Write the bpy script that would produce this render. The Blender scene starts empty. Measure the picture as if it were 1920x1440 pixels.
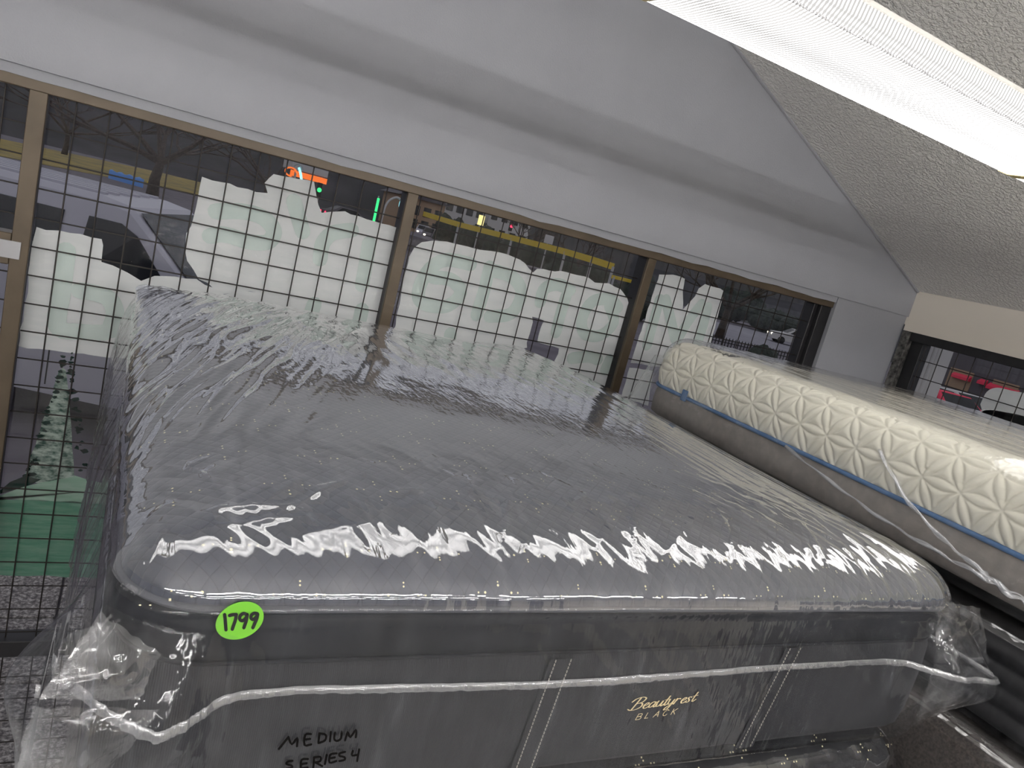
import bpy, math, random
import numpy as np
from mathutils import Matrix, Vector

# ------------------------------------------------------------------ camera, world, exposure
SC = bpy.context.scene
COL = SC.collection
R = np.array([[0.87229731, -0.42202625, 0.24696406],
              [0.13385927, -0.27967047, -0.95071874],
              [0.47029682, 0.86236783, -0.18746367]])     # world axes seen from the camera (x right, y down, z forward)
F = 1387.434
EYE = np.array([0.0, 0.0, 2.15])

cam_d = bpy.data.cameras.new('camera')
cam = bpy.data.objects.new('camera', cam_d)
COL.objects.link(cam)
cam_d.sensor_width = 36.0
cam_d.lens = F / 1920.0 * 36.0
cam_d.clip_start = 0.02
cam_d.clip_end = 600
M = R.T @ np.diag([1.0, -1.0, -1.0])
mw = Matrix([list(M[i]) + [EYE[i]] for i in range(3)] + [[0, 0, 0, 1]])
cam.matrix_world = mw
SC.camera = cam

SC.view_settings.view_transform = 'Standard'
SC.view_settings.look = 'None'
SC.view_settings.gamma = 1.0
SC.view_settings.use_curve_mapping = False
SC.view_settings.exposure = 0.0

world = bpy.data.worlds.new('world')
SC.world = world
world.use_nodes = True
wn = world.node_tree
wn.nodes.clear()
w_out = wn.nodes.new('ShaderNodeOutputWorld')
w_bg = wn.nodes.new('ShaderNodeBackground')
w_bg.inputs['Color'].default_value = (0.76, 0.77, 0.86, 1)    # even overcast dusk
w_bg.inputs['Strength'].default_value = 0.5
wn.links.new(w_bg.outputs[0], w_out.inputs[0])

LAMP = 17.0          # radiance of the fluorescent lenses
TUBE = 90.0          # radiance of the added unseen tube rows behind the viewer
# ------------------------------------------------------------------ helpers
def ray(x, y):
    return R.T @ np.array([(x - 960) / F, (y - 720) / F, 1.0])
def onY(x, y, Y):
    r = ray(x, y); return EYE + r * (Y / r[1])
def onX(x, y, X):
    r = ray(x, y); return EYE + r * (X / r[0])
def onZ(x, y, Z):
    r = ray(x, y); return EYE + r * ((Z - EYE[2]) / r[2])
def at(x, y, d):
    return EYE + ray(x, y) * d

def lin(c):
    return tuple((v / 255 / 12.92) if v / 255 <= 0.04045 else ((v / 255 + 0.055) / 1.055) ** 2.4 for v in c)

class NB:
    def __init__(s, name):
        s.m = bpy.data.materials.new(name); s.m.use_nodes = True
        s.t = s.m.node_tree; s.t.nodes.clear()
        s.out = s.t.nodes.new('ShaderNodeOutputMaterial')
    def n(s, typ, **kw):
        nd = s.t.nodes.new(typ)
        for k, v in kw.items():
            if k in nd.inputs: s.set(nd.inputs[k], v)
            else: setattr(nd, k, v)
        return nd
    def set(s, inp, v):
        if hasattr(v, 'links') or isinstance(v, bpy.types.NodeSocket): s.t.links.new(v, inp)
        elif isinstance(v, (tuple, list)) and inp.type == 'RGBA': inp.default_value = tuple(v) + ((1,) if len(v) == 3 else ())
        else: inp.default_value = v
    def math(s, op, a, b=0.0, c=0.0):
        nd = s.t.nodes.new('ShaderNodeMath'); nd.operation = op
        s.set(nd.inputs[0], a); s.set(nd.inputs[1], b); s.set(nd.inputs[2], c)
        return nd.outputs[0]
    def mixc(s, f, a, b):
        nd = s.t.nodes.new('ShaderNodeMix'); nd.data_type = 'RGBA'
        s.set(nd.inputs[0], f); s.set(nd.inputs[6], a); s.set(nd.inputs[7], b)
        return nd.outputs[2]
    def coords(s, scale=(1, 1, 1), rot=(0, 0, 0), kind='Object'):
        tc = s.n('ShaderNodeTexCoord'); mp = s.n('ShaderNodeMapping')
        s.t.links.new(tc.outputs[kind], mp.inputs[0])
        mp.inputs['Scale'].default_value = scale; mp.inputs['Rotation'].default_value = rot
        return mp.outputs[0]
    def noise(s, vec, scale, detail=4, rough=0.55):
        nd = s.n('ShaderNodeTexNoise'); s.t.links.new(vec, nd.inputs['Vector'])
        nd.inputs['Scale'].default_value = scale; nd.inputs['Detail'].default_value = detail
        nd.inputs['Roughness'].default_value = rough
        return nd.outputs[0]
    def ramp(s, f, stops):
        nd = s.n('ShaderNodeValToRGB'); s.t.links.new(f, nd.inputs[0])
        e = nd.color_ramp.elements
        while len(e) < len(stops): e.new(0.5)
        for el, (p, c) in zip(e, stops):
            el.position = p; el.color = tuple(c) + ((1,) if len(c) == 3 else ())
        return nd.outputs[0]
    def bump(s, h, strength=0.3, dist=0.01):
        nd = s.n('ShaderNodeBump'); s.t.links.new(h, nd.inputs['Height'])
        nd.inputs['Strength'].default_value = strength; nd.inputs['Distance'].default_value = dist
        return nd.outputs[0]
    def done(s, sh):
        s.t.links.new(sh, s.out.inputs[0]); return s.m

def principled(name, color, rough=0.6, metal=0.0, bump=None, var=None, spec=0.5):
    """var=(color2, scale): noise mottling;  bump=(scale, strength, dist)"""
    b = NB(name)
    p = b.n('ShaderNodeBsdfPrincipled')
    p.inputs['Roughness'].default_value = rough; p.inputs['Metallic'].default_value = metal
    p.inputs['Specular IOR Level'].default_value = spec
    co = b.coords()
    if var:
        f = b.noise(co, var[1], 5, 0.6)
        f = b.ramp(f, [(0.35, (0, 0, 0)), (0.65, (1, 1, 1))])
        b.set(p.inputs['Base Color'], b.mixc(f, tuple(color) + (1,), tuple(var[0]) + (1,)))
    else:
        p.inputs['Base Color'].default_value = tuple(color) + (1,)
    if bump:
        b.set(p.inputs['Normal'], b.bump(b.noise(co, bump[0], 3, 0.6), bump[1], bump[2]))
    return b.done(p.outputs[0])

def emit_mat(name, color, strength):
    b = NB(name)
    e = b.n('ShaderNodeEmission'); e.inputs[0].default_value = tuple(color) + (1,); e.inputs[1].default_value = strength
    return b.done(e.outputs[0])

def film_mat(name, f0, rough, haze, haze_col=(0.85, 0.87, 0.9), tint=(0.98, 0.98, 0.985), bumps=(), haze_noise=None, kmax=0.95, power=3.0):
    """thin clear sheet: straight-through transmission + mirror reflection rising towards grazing + a little milky scatter"""
    b = NB(name)
    normal = None
    co = b.coords()
    for (scale3, rot, sc, strength, dist) in bumps:
        v = b.coords(scale3, rot)
        nd = b.n('ShaderNodeBump'); nd.inputs['Strength'].default_value = strength; nd.inputs['Distance'].default_value = dist
        b.t.links.new(b.noise(v, sc, 2, 0.5), nd.inputs['Height'])
        if normal is not None: b.t.links.new(normal, nd.inputs['Normal'])
        normal = nd.outputs[0]
    lw = b.n('ShaderNodeLayerWeight'); lw.inputs['Blend'].default_value = 0.5
    gl = b.n('ShaderNodeBsdfGlossy'); gl.inputs['Roughness'].default_value = rough; gl.inputs['Color'].default_value = (1, 1, 1, 1)
    if normal is not None:
        b.t.links.new(normal, lw.inputs['Normal']); b.t.links.new(normal, gl.inputs['Normal'])
    fr = b.math('POWER', lw.outputs['Facing'], power)
    fr = b.math('MULTIPLY_ADD', fr, kmax - f0, f0)
    tr = b.n('ShaderNodeBsdfTransparent'); tr.inputs[0].default_value = tuple(tint) + (1,)
    df = b.n('ShaderNodeBsdfDiffuse'); df.inputs[0].default_value = tuple(haze_col) + (1,)
    tl = b.n('ShaderNodeBsdfTranslucent'); tl.inputs[0].default_value = tuple(haze_col) + (1,)
    hz = b.n('ShaderNodeMixShader'); hz.inputs[0].default_value = 0.35
    b.t.links.new(df.outputs[0], hz.inputs[1]); b.t.links.new(tl.outputs[0], hz.inputs[2])
    m1 = b.n('ShaderNodeMixShader')
    hfac = haze
    if haze_noise:
        v = b.coords(haze_noise[0], haze_noise[1])
        nn = b.noise(v, haze_noise[2], 3, 0.6)
        hfac = b.math('MULTIPLY', b.ramp(nn, [(0.42, (0.15,) * 3), (0.62, (0.9,) * 3), (0.78, (4.0,) * 3)]), haze)
    b.set(m1.inputs[0], hfac)
    b.t.links.new(tr.outputs[0], m1.inputs[1]); b.t.links.new(hz.outputs[0], m1.inputs[2])
    m2 = b.n('ShaderNodeMixShader')
    b.t.links.new(fr, m2.inputs[0]); b.t.links.new(m1.outputs[0], m2.inputs[1]); b.t.links.new(gl.outputs[0], m2.inputs[2])
    return b.done(m2.outputs[0])

def tag(o, label=None, cat=None, group=None, kind=None):
    if label: o['label'] = label
    if cat: o['category'] = cat
    if group: o['group'] = group
    if kind: o['kind'] = kind
    return o

def obj(name, V, Fc, mat, parent=None, smooth=False):
    me = bpy.data.meshes.new(name)
    V = np.asarray(V, dtype=np.float64)
    if isinstance(Fc, np.ndarray) and Fc.ndim == 2:
        k = Fc.shape[1]; n = len(Fc)
        me.vertices.add(len(V)); me.vertices.foreach_set('co', V.astype(np.float32).ravel())
        me.loops.add(n * k); me.loops.foreach_set('vertex_index', Fc.astype(np.int32).ravel())
        me.polygons.add(n)
        me.polygons.foreach_set('loop_start', np.arange(0, n * k, k, dtype=np.int32))
        me.polygons.foreach_set('loop_total', np.full(n, k, dtype=np.int32))
        me.update(calc_edges=True); me.validate()
    else:
        me.from_pydata([tuple(v) for v in V], [], [tuple(f) for f in Fc]); me.update()
    if smooth: me.polygons.foreach_set('use_smooth', [True] * len(me.polygons))
    me.materials.append(mat)
    o = bpy.data.objects.new(name, me); COL.objects.link(o)
    if parent is not None: o.parent = parent
    return o

def empty(name, loc=(0, 0, 0), rz=0.0, parent=None):
    o = bpy.data.objects.new(name, None); COL.objects.link(o)
    o.location = tuple(loc); o.rotation_euler = (0, 0, rz); o.empty_display_size = 0.1
    if parent is not None: o.parent = parent
    return o

class MB:
    """collects shapes into one mesh"""
    def __init__(s): s.V = []; s.F = []
    def add(s, V, Fc):
        o = len(s.V); s.V += [tuple(map(float, v)) for v in V]; s.F += [tuple(int(i) + o for i in f) for f in Fc]; return s
    def box(s, a, b, bev=0.0):
        (x0, y0, z0), (x1, y1, z1) = a, b
        if bev <= 0:
            V = [(x, y, z) for z in (z0, z1) for y in (y0, y1) for x in (x0, x1)]
            return s.add(V, [(0, 2, 3, 1), (4, 5, 7, 6), (0, 1, 5, 4), (2, 6, 7, 3), (0, 4, 6, 2), (1, 3, 7, 5)])
        c = bev
        def ring(z, i): return [(x0 + c + i, y0 + i, z), (x1 - c - i, y0 + i, z), (x1 - i, y0 + c + i, z), (x1 - i, y1 - c - i, z),
                                (x1 - c - i, y1 - i, z), (x0 + c + i, y1 - i, z), (x0 + i, y1 - c - i, z), (x0 + i, y0 + c + i, z)]
        V = ring(z0, c) + ring(z0 + c, 0) + ring(z1 - c, 0) + ring(z1, c)
        Fc = [tuple(reversed(range(8))), tuple(range(24, 32))]
        for k in range(3):
            for i in range(8):
                j = (i + 1) % 8; Fc.append((k * 8 + i, k * 8 + j, k * 8 + 8 + j, k * 8 + 8 + i))
        return s.add(V, Fc)
    def tube(s, pts, r, n=8, cap=True):
        pts = [np.array(p, float) for p in pts]
        rs = r if isinstance(r, (list, tuple, np.ndarray)) else [r] * len(pts)
        V = []; Fc = []
        prev = None
        for i, p in enumerate(pts):
            t = pts[min(i + 1, len(pts) - 1)] - pts[max(i - 1, 0)]
            t /= (np.linalg.norm(t) + 1e-12)
            a = prev if prev is not None else (np.array([0, 0, 1.0]) if abs(t[2]) < 0.9 else np.array([1.0, 0, 0]))
            u = a - t * np.dot(a, t); u /= (np.linalg.norm(u) + 1e-12); prev = u
            w = np.cross(t, u)
            for k in range(n):
                an = 2 * math.pi * k / n
                V.append(p + rs[i] * (math.cos(an) * u + math.sin(an) * w))
        for i in range(len(pts) - 1):
            for k in range(n):
                j = (k + 1) % n
                Fc.append((i * n + k, i * n + j, (i + 1) * n + j, (i + 1) * n + k))
        if cap:
            Fc.append(tuple(reversed(range(n)))); Fc.append(tuple(range((len(pts) - 1) * n, len(pts) * n)))
        return s.add(V, Fc)
    def prism(s, poly, o, u, v, w):
        """polygon (2-D) extruded: point = o + a*u + b*v, thickness vector w"""
        o, u, v, w = [np.array(k, float) for k in (o, u, v, w)]
        n = len(poly)
        V = [o + a * u + b * v for a, b in poly] + [o + a * u + b * v + w for a, b in poly]
        Fc = [tuple(reversed(range(n))), tuple(range(n, 2 * n))]
        for i in range(n):
            j = (i + 1) % n; Fc.append((i, j, n + j, n + i))
        return s.add(V, Fc)
    def ball(s, c, r, seed=0, amp=0.0, nu=14, nv=9):
        rng = random.Random(seed); V = []; Fc = []
        ph = [rng.uniform(0, 6.28) for _ in range(8)]
        c = np.array(c, float); r = np.array(r if isinstance(r, (tuple, list, np.ndarray)) else (r, r, r), float)
        for j in range(nv + 1):
            th = math.pi * j / nv
            for i in range(nu):
                p = 2 * math.pi * i / nu
                d = np.array([math.sin(th) * math.cos(p), math.sin(th) * math.sin(p), math.cos(th)])
                k = 1 + amp * (math.sin(3 * d[0] * 2 + ph[0]) * math.sin(4 * d[1] + ph[1]) + 0.6 * math.sin(9 * d[2] + ph[2]) * math.sin(8 * d[0] + ph[3]) + 0.5 * rng.uniform(-1, 1))
                V.append(c + d * r * k)
        for j in range(nv):
            for i in range(nu):
                a = j * nu + i; b = j * nu + (i + 1) % nu
                Fc.append((a, a + nu, b + nu, b))
        return s.add(V, Fc)
    def build(s, name, mat, parent=None, smooth=False):
        return obj(name, s.V, s.F, mat, parent, smooth)

def catmull(P, n=8):
    P = [np.array(p, float) for p in P]
    if len(P) < 3: return P
    out = []
    for i in range(len(P) - 1):
        p0 = P[max(i - 1, 0)]; p1 = P[i]; p2 = P[i + 1]; p3 = P[min(i + 2, len(P) - 1)]
        for k in range(n):
            t = k / n
            out.append(0.5 * ((2 * p1) + (-p0 + p2) * t + (2 * p0 - 5 * p1 + 4 * p2 - p3) * t * t + (-p0 + 3 * p1 - 3 * p2 + p3) * t ** 3))
    out.append(P[-1]); return out

def strokes_mesh(strokes, width, place, smooth_n=6, thick=0.0006, nrm=(0, -1, 0), wfun=None):
    """flat pen strokes: polylines in 2-D swept to ribbons with round ends, laid on a surface by place(a, b)"""
    mb = MB(); nrm = np.array(nrm, float)
    for si, st in enumerate(strokes):
        pts = catmull(st, smooth_n) if smooth_n > 1 else [np.array(p, float) for p in st]
        L = []; Rr = []
        for i, p in enumerate(pts):
            t = pts[min(i + 1, len(pts) - 1)] - pts[max(i - 1, 0)]
            t = t / (np.linalg.norm(t) + 1e-12); n = np.array([-t[1], t[0]])
            w = width * (wfun(t, i / max(1, len(pts) - 1)) if wfun else 1.0) / 2
            L.append(p + n * w); Rr.append(p - n * w)
        def cap(c, a, b):
            out = []
            for k in range(1, 5):
                an = math.pi * k / 5; d = a - c
                out.append(c + np.array([d[0] * math.cos(an) - d[1] * math.sin(an), d[0] * math.sin(an) + d[1] * math.cos(an)]))
            return out
        def quad(q, lift):
            V = [np.array(place(a, b), float) + nrm * lift for a, b in q]
            n = len(V)
            return V
        lift = thick + 0.00008 * (si % 4)
        V = []; Fc = []
        for i in range(len(pts)):
            lf = lift + 0.000012 * i
            V.append(np.array(place(*L[i]), float) + nrm * lf); V.append(np.array(place(*Rr[i]), float) + nrm * lf)
        for i in range(len(pts) - 1): Fc.append((2 * i, 2 * i + 1, 2 * i + 3, 2 * i + 2))
        mb.add(V, Fc)
        for c, a in ((pts[0], L[0]), (pts[-1], Rr[-1])):
            ring = [a] + cap(c, a, None) + [2 * c - a]
            V = [np.array(place(*q), float) + nrm * lift for q in ring]
            mb.add(V, [tuple(range(len(V)))])
    return mb

# 2-D gradient noise, vectorised
_rng = np.random.RandomState(7)
_perm = _rng.permutation(1024); _perm = np.concatenate([_perm, _perm])
_ga = _rng.uniform(0, 2 * np.pi, 1024)
def pn(x, y, seed=0):
    x = np.asarray(x, float) + seed * 17.31; y = np.asarray(y, float) + seed * 9.73
    xi = np.floor(x).astype(int); yi = np.floor(y).astype(int); xf = x - xi; yf = y - yi
    u = xf ** 3 * (xf * (xf * 6 - 15) + 10); v = yf ** 3 * (yf * (yf * 6 - 15) + 10)
    def g(ix, iy, fx, fy):
        h = _ga[_perm[(_perm[ix & 1023] + iy) & 1023]]
        return np.cos(h) * fx + np.sin(h) * fy
    a = g(xi, yi, xf, yf); b = g(xi + 1, yi, xf - 1, yf); c = g(xi, yi + 1, xf, yf - 1); d = g(xi + 1, yi + 1, xf - 1, yf - 1)
    return (a * (1 - u) + b * u) * (1 - v) + (c * (1 - u) + d * u) * v
def ridge(x, y, seed=0):
    return 1 - np.abs(pn(x, y, seed)) * 2.2
def sstep(a, b, x):
    t = np.clip((np.asarray(x, float) - a) / (b - a), 0, 1); return t * t * (3 - 2 * t)

def grid_faces(nu, nv, flip=False):
    i, j = np.meshgrid(np.arange(nu - 1), np.arange(nv - 1), indexing='ij')
    a = (i * nv + j).ravel(); b = ((i + 1) * nv + j).ravel(); c = ((i + 1) * nv + j + 1).ravel(); d = (i * nv + j + 1).ravel()
    return np.stack([a, d, c, b] if flip else [a, b, c, d], 1)

# ------------------------------------------------------------------ materials
MAT = {}
MAT['wall_grey'] = principled('grey_wall_paint', lin((161, 163, 169)), 0.55, bump=(130, 0.3, 0.004), var=(lin((157, 159, 165)), 3.0))
MAT['wall_far'] = principled('dimmed_beige_wall_paint', lin((140, 138, 138)), 0.6)  # beige toned darker to stand for the dim far end
MAT['wall_beige'] = principled('beige_wall_paint', lin((236, 228, 216)), 0.6, bump=(150, 0.25, 0.003))
def popcorn():
    b = NB('popcorn_ceiling'); p = b.n('ShaderNodeBsdfPrincipled'); p.inputs['Roughness'].default_value = 0.9
    co = b.coords()
    n1 = b.noise(co, 62, 2, 0.5); n2 = b.noise(co, 150, 2, 0.5)
    h = b.math('MULTIPLY_ADD', n2, 0.35, n1)
    hr = b.ramp(h, [(0.55, (0, 0, 0)), (0.82, (1, 1, 1))])
    b.set(p.inputs['Normal'], b.bump(hr, 0.62, 0.010))
    p.inputs['Base Color'].default_value = lin((240, 238, 235)) + (1,)
    return b.done(p.outputs[0])
MAT['ceiling'] = popcorn()
MAT['floor'] = principled('grey_floor_tile', lin((182, 181, 180)), 0.5, var=(lin((170, 169, 168)), 4))
MAT['bronze'] = principled('bronze_aluminium', lin((94, 82, 66)), 0.42, 0.25, bump=(60, 0.08, 0.002), var=(lin((82, 71, 57)), 5))
MAT['bronze_dark'] = principled('dark_bronze_channel', lin((34, 33, 36)), 0.45, 0.1)
MAT['black_frame'] = principled('black_window_frame', lin((24, 24, 27)), 0.5, var=(lin((34, 34, 36)), 20))
MAT['black_peel'] = principled('peeling_black_jamb', lin((28, 28, 28)), 0.6, var=(lin((120, 118, 114)), 30), bump=(60, 0.4, 0.004))
MAT['bar'] = principled('brown_grille_wire', lin((38, 32, 28)), 0.5, 0.2)
MAT['glass'] = film_mat('window_glass', 0.018, 0.0, 0.0, tint=(0.975, 0.98, 0.98), kmax=0.9, power=5.0)
def paint(name, c1, c2, scale, trans=0.45, streak=(1, 1, 1)):
    b = NB(name); co = b.coords(streak)
    f = b.ramp(b.noise(co, scale, 5, 0.65), [(0.38, (0, 0, 0)), (0.62, (1, 1, 1))])
    c = b.mixc(f, tuple(c1) + (1,), tuple(c2) + (1,))
    d = b.n('ShaderNodeBsdfDiffuse'); t = b.n('ShaderNodeBsdfTranslucent')
    b.t.links.new(c, d.inputs[0]); b.t.links.new(c, t.inputs[0])
    m = b.n('ShaderNodeMixShader'); m.inputs[0].default_value = trans
    b.t.links.new(d.outputs[0], m.inputs[1]); b.t.links.new(t.outputs[0], m.inputs[2])
    return b.done(m.outputs[0])
MAT['p_white'] = paint('white_window_paint', lin((252, 252, 251)), lin((246, 247, 246)), 9, trans=0.38, streak=(1, 1, 6))
MAT['p_letter'] = paint('pale_green_letter_paint', lin((216, 227, 222)), lin((210, 222, 217)), 6, trans=0.05)
MAT['p_tree'] = paint('frosted_green_tree_paint', lin((34, 84, 70)), lin((205, 220, 210)), 26, streak=(1, 1, 2.2))
MAT['p_darkgreen'] = paint('dark_green_paint', lin((8, 40, 34)), lin((14, 55, 46)), 20)
MAT['p_snow'] = paint('pale_green_snow_paint', lin((165, 200, 180)), lin((190, 215, 200)), 8, streak=(1, 1, 5))
MAT['p_green'] = paint('mint_green_paint', lin((105, 165, 140)), lin((135, 185, 162)), 9, streak=(1, 1, 7))

MAT['asphalt'] = principled('purple_grey_asphalt', lin((112, 106, 114)), 0.85, var=(lin((96, 90, 98)), 1.3), bump=(40, 0.3, 0.01))
MAT['road'] = principled('pale_road', lin((150, 148, 156)), 0.85, var=(lin((135, 132, 140)), 0.8))
def aggregate():
    b = NB('exposed_aggregate'); p = b.n('ShaderNodeBsdfPrincipled'); p.inputs['Roughness'].default_value = 0.8
    co = b.coords()
    f = b.noise(co, 42, 4, 0.7)
    c = b.ramp(f, [(0.36, lin((70, 66, 68))), (0.5, lin((130, 124, 122))), (0.64, lin((196, 190, 186)))])
    b.t.links.new(c, p.inputs['Base Color']); b.set(p.inputs['Normal'], b.bump(f, 0.6, 0.01))
    return b.done(p.outputs[0])
MAT['aggregate'] = aggregate()
MAT['verge'] = principled('dry_yellow_grass', lin((168, 145, 70)), 0.9, var=(lin((120, 112, 70)), 0.7), bump=(3, 0.6, 0.1))
MAT['hill'] = principled('dark_hillside', lin((56, 54, 60)), 0.95, var=(lin((34, 36, 38)), 0.12))
MAT['bark'] = principled('dark_bark', lin((58, 50, 48)), 0.9, var=(lin((82, 72, 66)), 6), bump=(20, 0.5, 0.02))
MAT['foliage'] = principled('dark_evergreen_foliage', lin((34, 42, 38)), 0.9, var=(lin((58, 66, 56)), 2.5), bump=(6, 0.8, 0.15))
MAT['foliage2'] = principled('brown_winter_foliage', lin((72, 58, 44)), 0.9, var=(lin((48, 44, 38)), 2.5), bump=(6, 0.8, 0.15))
MAT['yellow'] = principled('yellow_paint', lin((206, 178, 40)), 0.6)
MAT['blue'] = principled('blue_plastic_sheet', lin((92, 150, 225)), 0.6)
MAT['silver'] = principled('silver_car_paint', lin((186, 184, 194)), 0.35, 0.15)
MAT['darkglass'] = principled('tinted_car_glass', lin((22, 24, 28)), 0.1, 0.0, var=(lin((32, 34, 38)), 2), spec=0.6)
MAT['windshield'] = principled('grey_windshield', lin((84, 90, 98)), 0.12, 0.0, var=(lin((50, 54, 60)), 2.5), spec=0.6)
MAT['rubber'] = principled('black_rubber', lin((22, 22, 22)), 0.7)
MAT['white_wall'] = principled('white_render', lin((200, 198, 196)), 0.8)
MAT['tan_wall'] = principled('tan_render', lin((168, 142, 116)), 0.8)
MAT['roof_grey'] = principled('grey_roofing', lin((92, 88, 92)), 0.8)
MAT['red_awning'] = principled('red_awning_cloth', lin((240, 62, 92)), 0.7)
MAT['glow_red'] = emit_mat('red_neon', (1.0, 0.05, 0.12), 2.2)
MAT['glow_green'] = emit_mat('green_signal_light', (0.05, 0.9, 0.25), 1.4)
MAT['glow_cyan'] = emit_mat('cyan_lamp', (0.35, 0.9, 1.0), 1.6)
MAT['glow_white'] = emit_mat('headlamp_white', (1.0, 0.93, 0.75), 2.5)
MAT['glow_orange'] = emit_mat('orange_sign_light', (1.0, 0.2, 0.04), 1.0)
MAT['glow_yellow'] = emit_mat('yellow_sign_light', (1.0, 0.85, 0.35), 1.2)
MAT['metal_pole'] = principled('galvanised_pole', lin((170, 170, 172)), 0.5, 0.4)

# mattresses
def quilt_mat():
    b = NB('charcoal_quilted_knit'); p = b.n('ShaderNodeBsdfPrincipled'); p.inputs['Roughness'].default_value = 0.75
    v = b.coords((1, 1, 1), (0, 0, math.radians(45)))
    sx = b.n('ShaderNodeSeparateXYZ'); b.t.links.new(v, sx.inputs[0])
    k = math.pi / 0.0165
    a = b.math('ABSOLUTE', b.math('SINE', b.math('MULTIPLY', sx.outputs[0], k)))
    c = b.math('ABSOLUTE', b.math('SINE', b.math('MULTIPLY', sx.outputs[1], k)))
    h = b.math('POWER', b.math('MINIMUM', a, c), 0.4)
    b.set(p.inputs['Normal'], b.bump(h, 0.6, 0.0016))
    col = b.mixc(b.ramp(h, [(0.25, (0, 0, 0)), (0.5, (1, 1, 1))]), lin((40, 44, 55)) + (1,), lin((51, 56, 69)) + (1,))
    b.set(p.inputs['Base Color'], col)
    p.inputs['Sheen Weight'].default_value = 0.2
    return b.done(p.outputs[0])
MAT['quilt'] = quilt_mat()
MAT['navy'] = principled('navy_velvet_band', lin((13, 16, 24)), 0.85, var=(lin((10, 12, 18)), 8))
def knit():
    b = NB('charcoal_mesh_border'); p = b.n('ShaderNodeBsdfPrincipled'); p.inputs['Roughness'].default_value = 0.85
    w = b.n('ShaderNodeTexWave'); w.wave_type = 'BANDS'; w.bands_direction = 'X'
    b.t.links.new(b.coords((1, 1, 0.15)), w.inputs[0]); w.inputs['Scale'].default_value = 120; w.inputs['Distortion'].default_value = 1.5
    b.set(p.inputs['Normal'], b.bump(w.outputs[1], 0.25, 0.002))
    b.set(p.inputs['Base Color'], b.mixc(w.outputs[1], lin((25, 26, 30)) + (1,), lin((36, 37, 41)) + (1,)))
    return b.done(p.outputs[0])
MAT['knit'] = knit()
MAT['piping'] = principled('dark_grey_piping', lin((70, 72, 78)), 0.6)
MAT['stitch'] = principled('pale_grey_stitching', lin((150, 146, 138)), 0.7)
MAT['gold'] = principled('gold_thread', lin((245, 236, 190)), 0.4, 0.0)
MAT['gold_letter'] = principled('gold_embroidery', lin((206, 190, 146)), 0.5, 0.0)
MAT['sticker'] = principled('lime_green_sticker', lin((104, 176, 44)), 0.6)
MAT['ink'] = principled('black_marker_ink', lin((10, 10, 10)), 0.6)
MAT['ink_brown'] = principled('dark_marker_ink', lin((8, 6, 6)), 0.9, spec=0.1)
MAT['bag_top'] = film_mat('clear_bag_film', 0.13, 0.045, 0.035,
    bumps=[((1, 1, 1), (0, 0, 0), 26, 0.12, 0.004), ((6, 1, 2), (0, 0, 0.35), 16, 0.14, 0.003)],
    haze_noise=((8, 1.2, 1.5), (0, 0, 0.35), 5), kmax=1.0, power=2.6)
MAT['bag_side'] = film_mat('clear_bag_skirt_film', 0.028, 0.08, 0.026, haze_col=(0.78, 0.83, 0.9),
    bumps=[((1, 1, 1), (0, 0, 0), 22, 0.35, 0.004), ((1, 1, 0.2), (0, 0.62, 0), 55, 0.6, 0.003)],
    haze_noise=((1.0, 1.0, 0.15), (0, 0.62, 0), 48), power=4.2)  # haze streaks stand in for slanted reflections on the folds
MAT['bag_fin'] = film_mat('milky_bag_seal', 0.12, 0.2, 0.2, bumps=[((1, 1, 1), (0, 0, 0), 60, 0.5, 0.004)])
MAT['bag_flap'] = film_mat('milky_loose_film', 0.07, 0.12, 0.10, bumps=[((1, 1, 1), (0, 0, 0), 30, 0.4, 0.006)], haze_noise=((1, 1, .4), (0, .6, 0), 22))
MAT['bag_light'] = film_mat('thin_bag_film', 0.06, 0.07, 0.05,
    bumps=[((1, 1, 1), (0, 0, 0), 26, 0.3, 0.004), ((7, 1, 2), (0, 0, 0.1), 18, 0.35, 0.003)],
    haze_noise=((9, 1, 1.5), (0, 0, 0.1), 5))
MAT['cream'] = principled('cream_quilted_cover', lin((214, 211, 196)), 0.8, bump=(400, 0.12, 0.001))
MAT['taupe'] = principled('taupe_border_fabric', lin((134, 128, 122)), 0.85, var=(lin((120, 115, 110)), 30), bump=(300, 0.2, 0.001))
MAT['blue_pipe'] = principled('blue_piping', lin((62, 98, 140)), 0.7)
MAT['black_rib'] = principled('black_ribbed_border', lin((22, 22, 25)), 0.6)
MAT['grey_mesh'] = principled('grey_mesh_border', lin((82, 76, 72)), 0.8, var=(lin((56, 52, 50)), 160), bump=(220, 0.4, 0.002))

# ------------------------------------------------------------------ the room shell
WY = 3.03           # inner face of the window wall
RX = 4.24           # inner face of the right wall
FZ = -0.62          # floor
SLOPE = 0.438
RZ = 2.455          # height of the right wall where the sloping ceiling starts
PEAK_X = -0.3
PEAK_Z = RZ + SLOPE * (RX - PEAK_X)
LX = PEAK_X - (RX - PEAK_X)
BY = -6.0
HEAD = 2.262        # underside of the wall above the window strip

def struct(o, label):
    tag(o, label, None, None, 'structure'); return o

struct(MB().box((LX - .1, BY - .1, FZ - .1), (RX + .15, WY + .2, FZ)).build('floor', MAT['floor']), 'grey shop floor under the mattress stacks')
# gable wall above the windows
mb = MB()
mb.prism([(LX, HEAD + 0.03), (RX, HEAD + 0.03), (RX, RZ), (PEAK_X, PEAK_Z), (LX, RZ)], (0, WY, 0), (1, 0, 0), (0, 0, 1), (0, 0.2, 0))
wall_b = struct(mb.build('wall_back', MAT['wall_grey']), 'grey painted gable wall above the barred shop windows')
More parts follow.
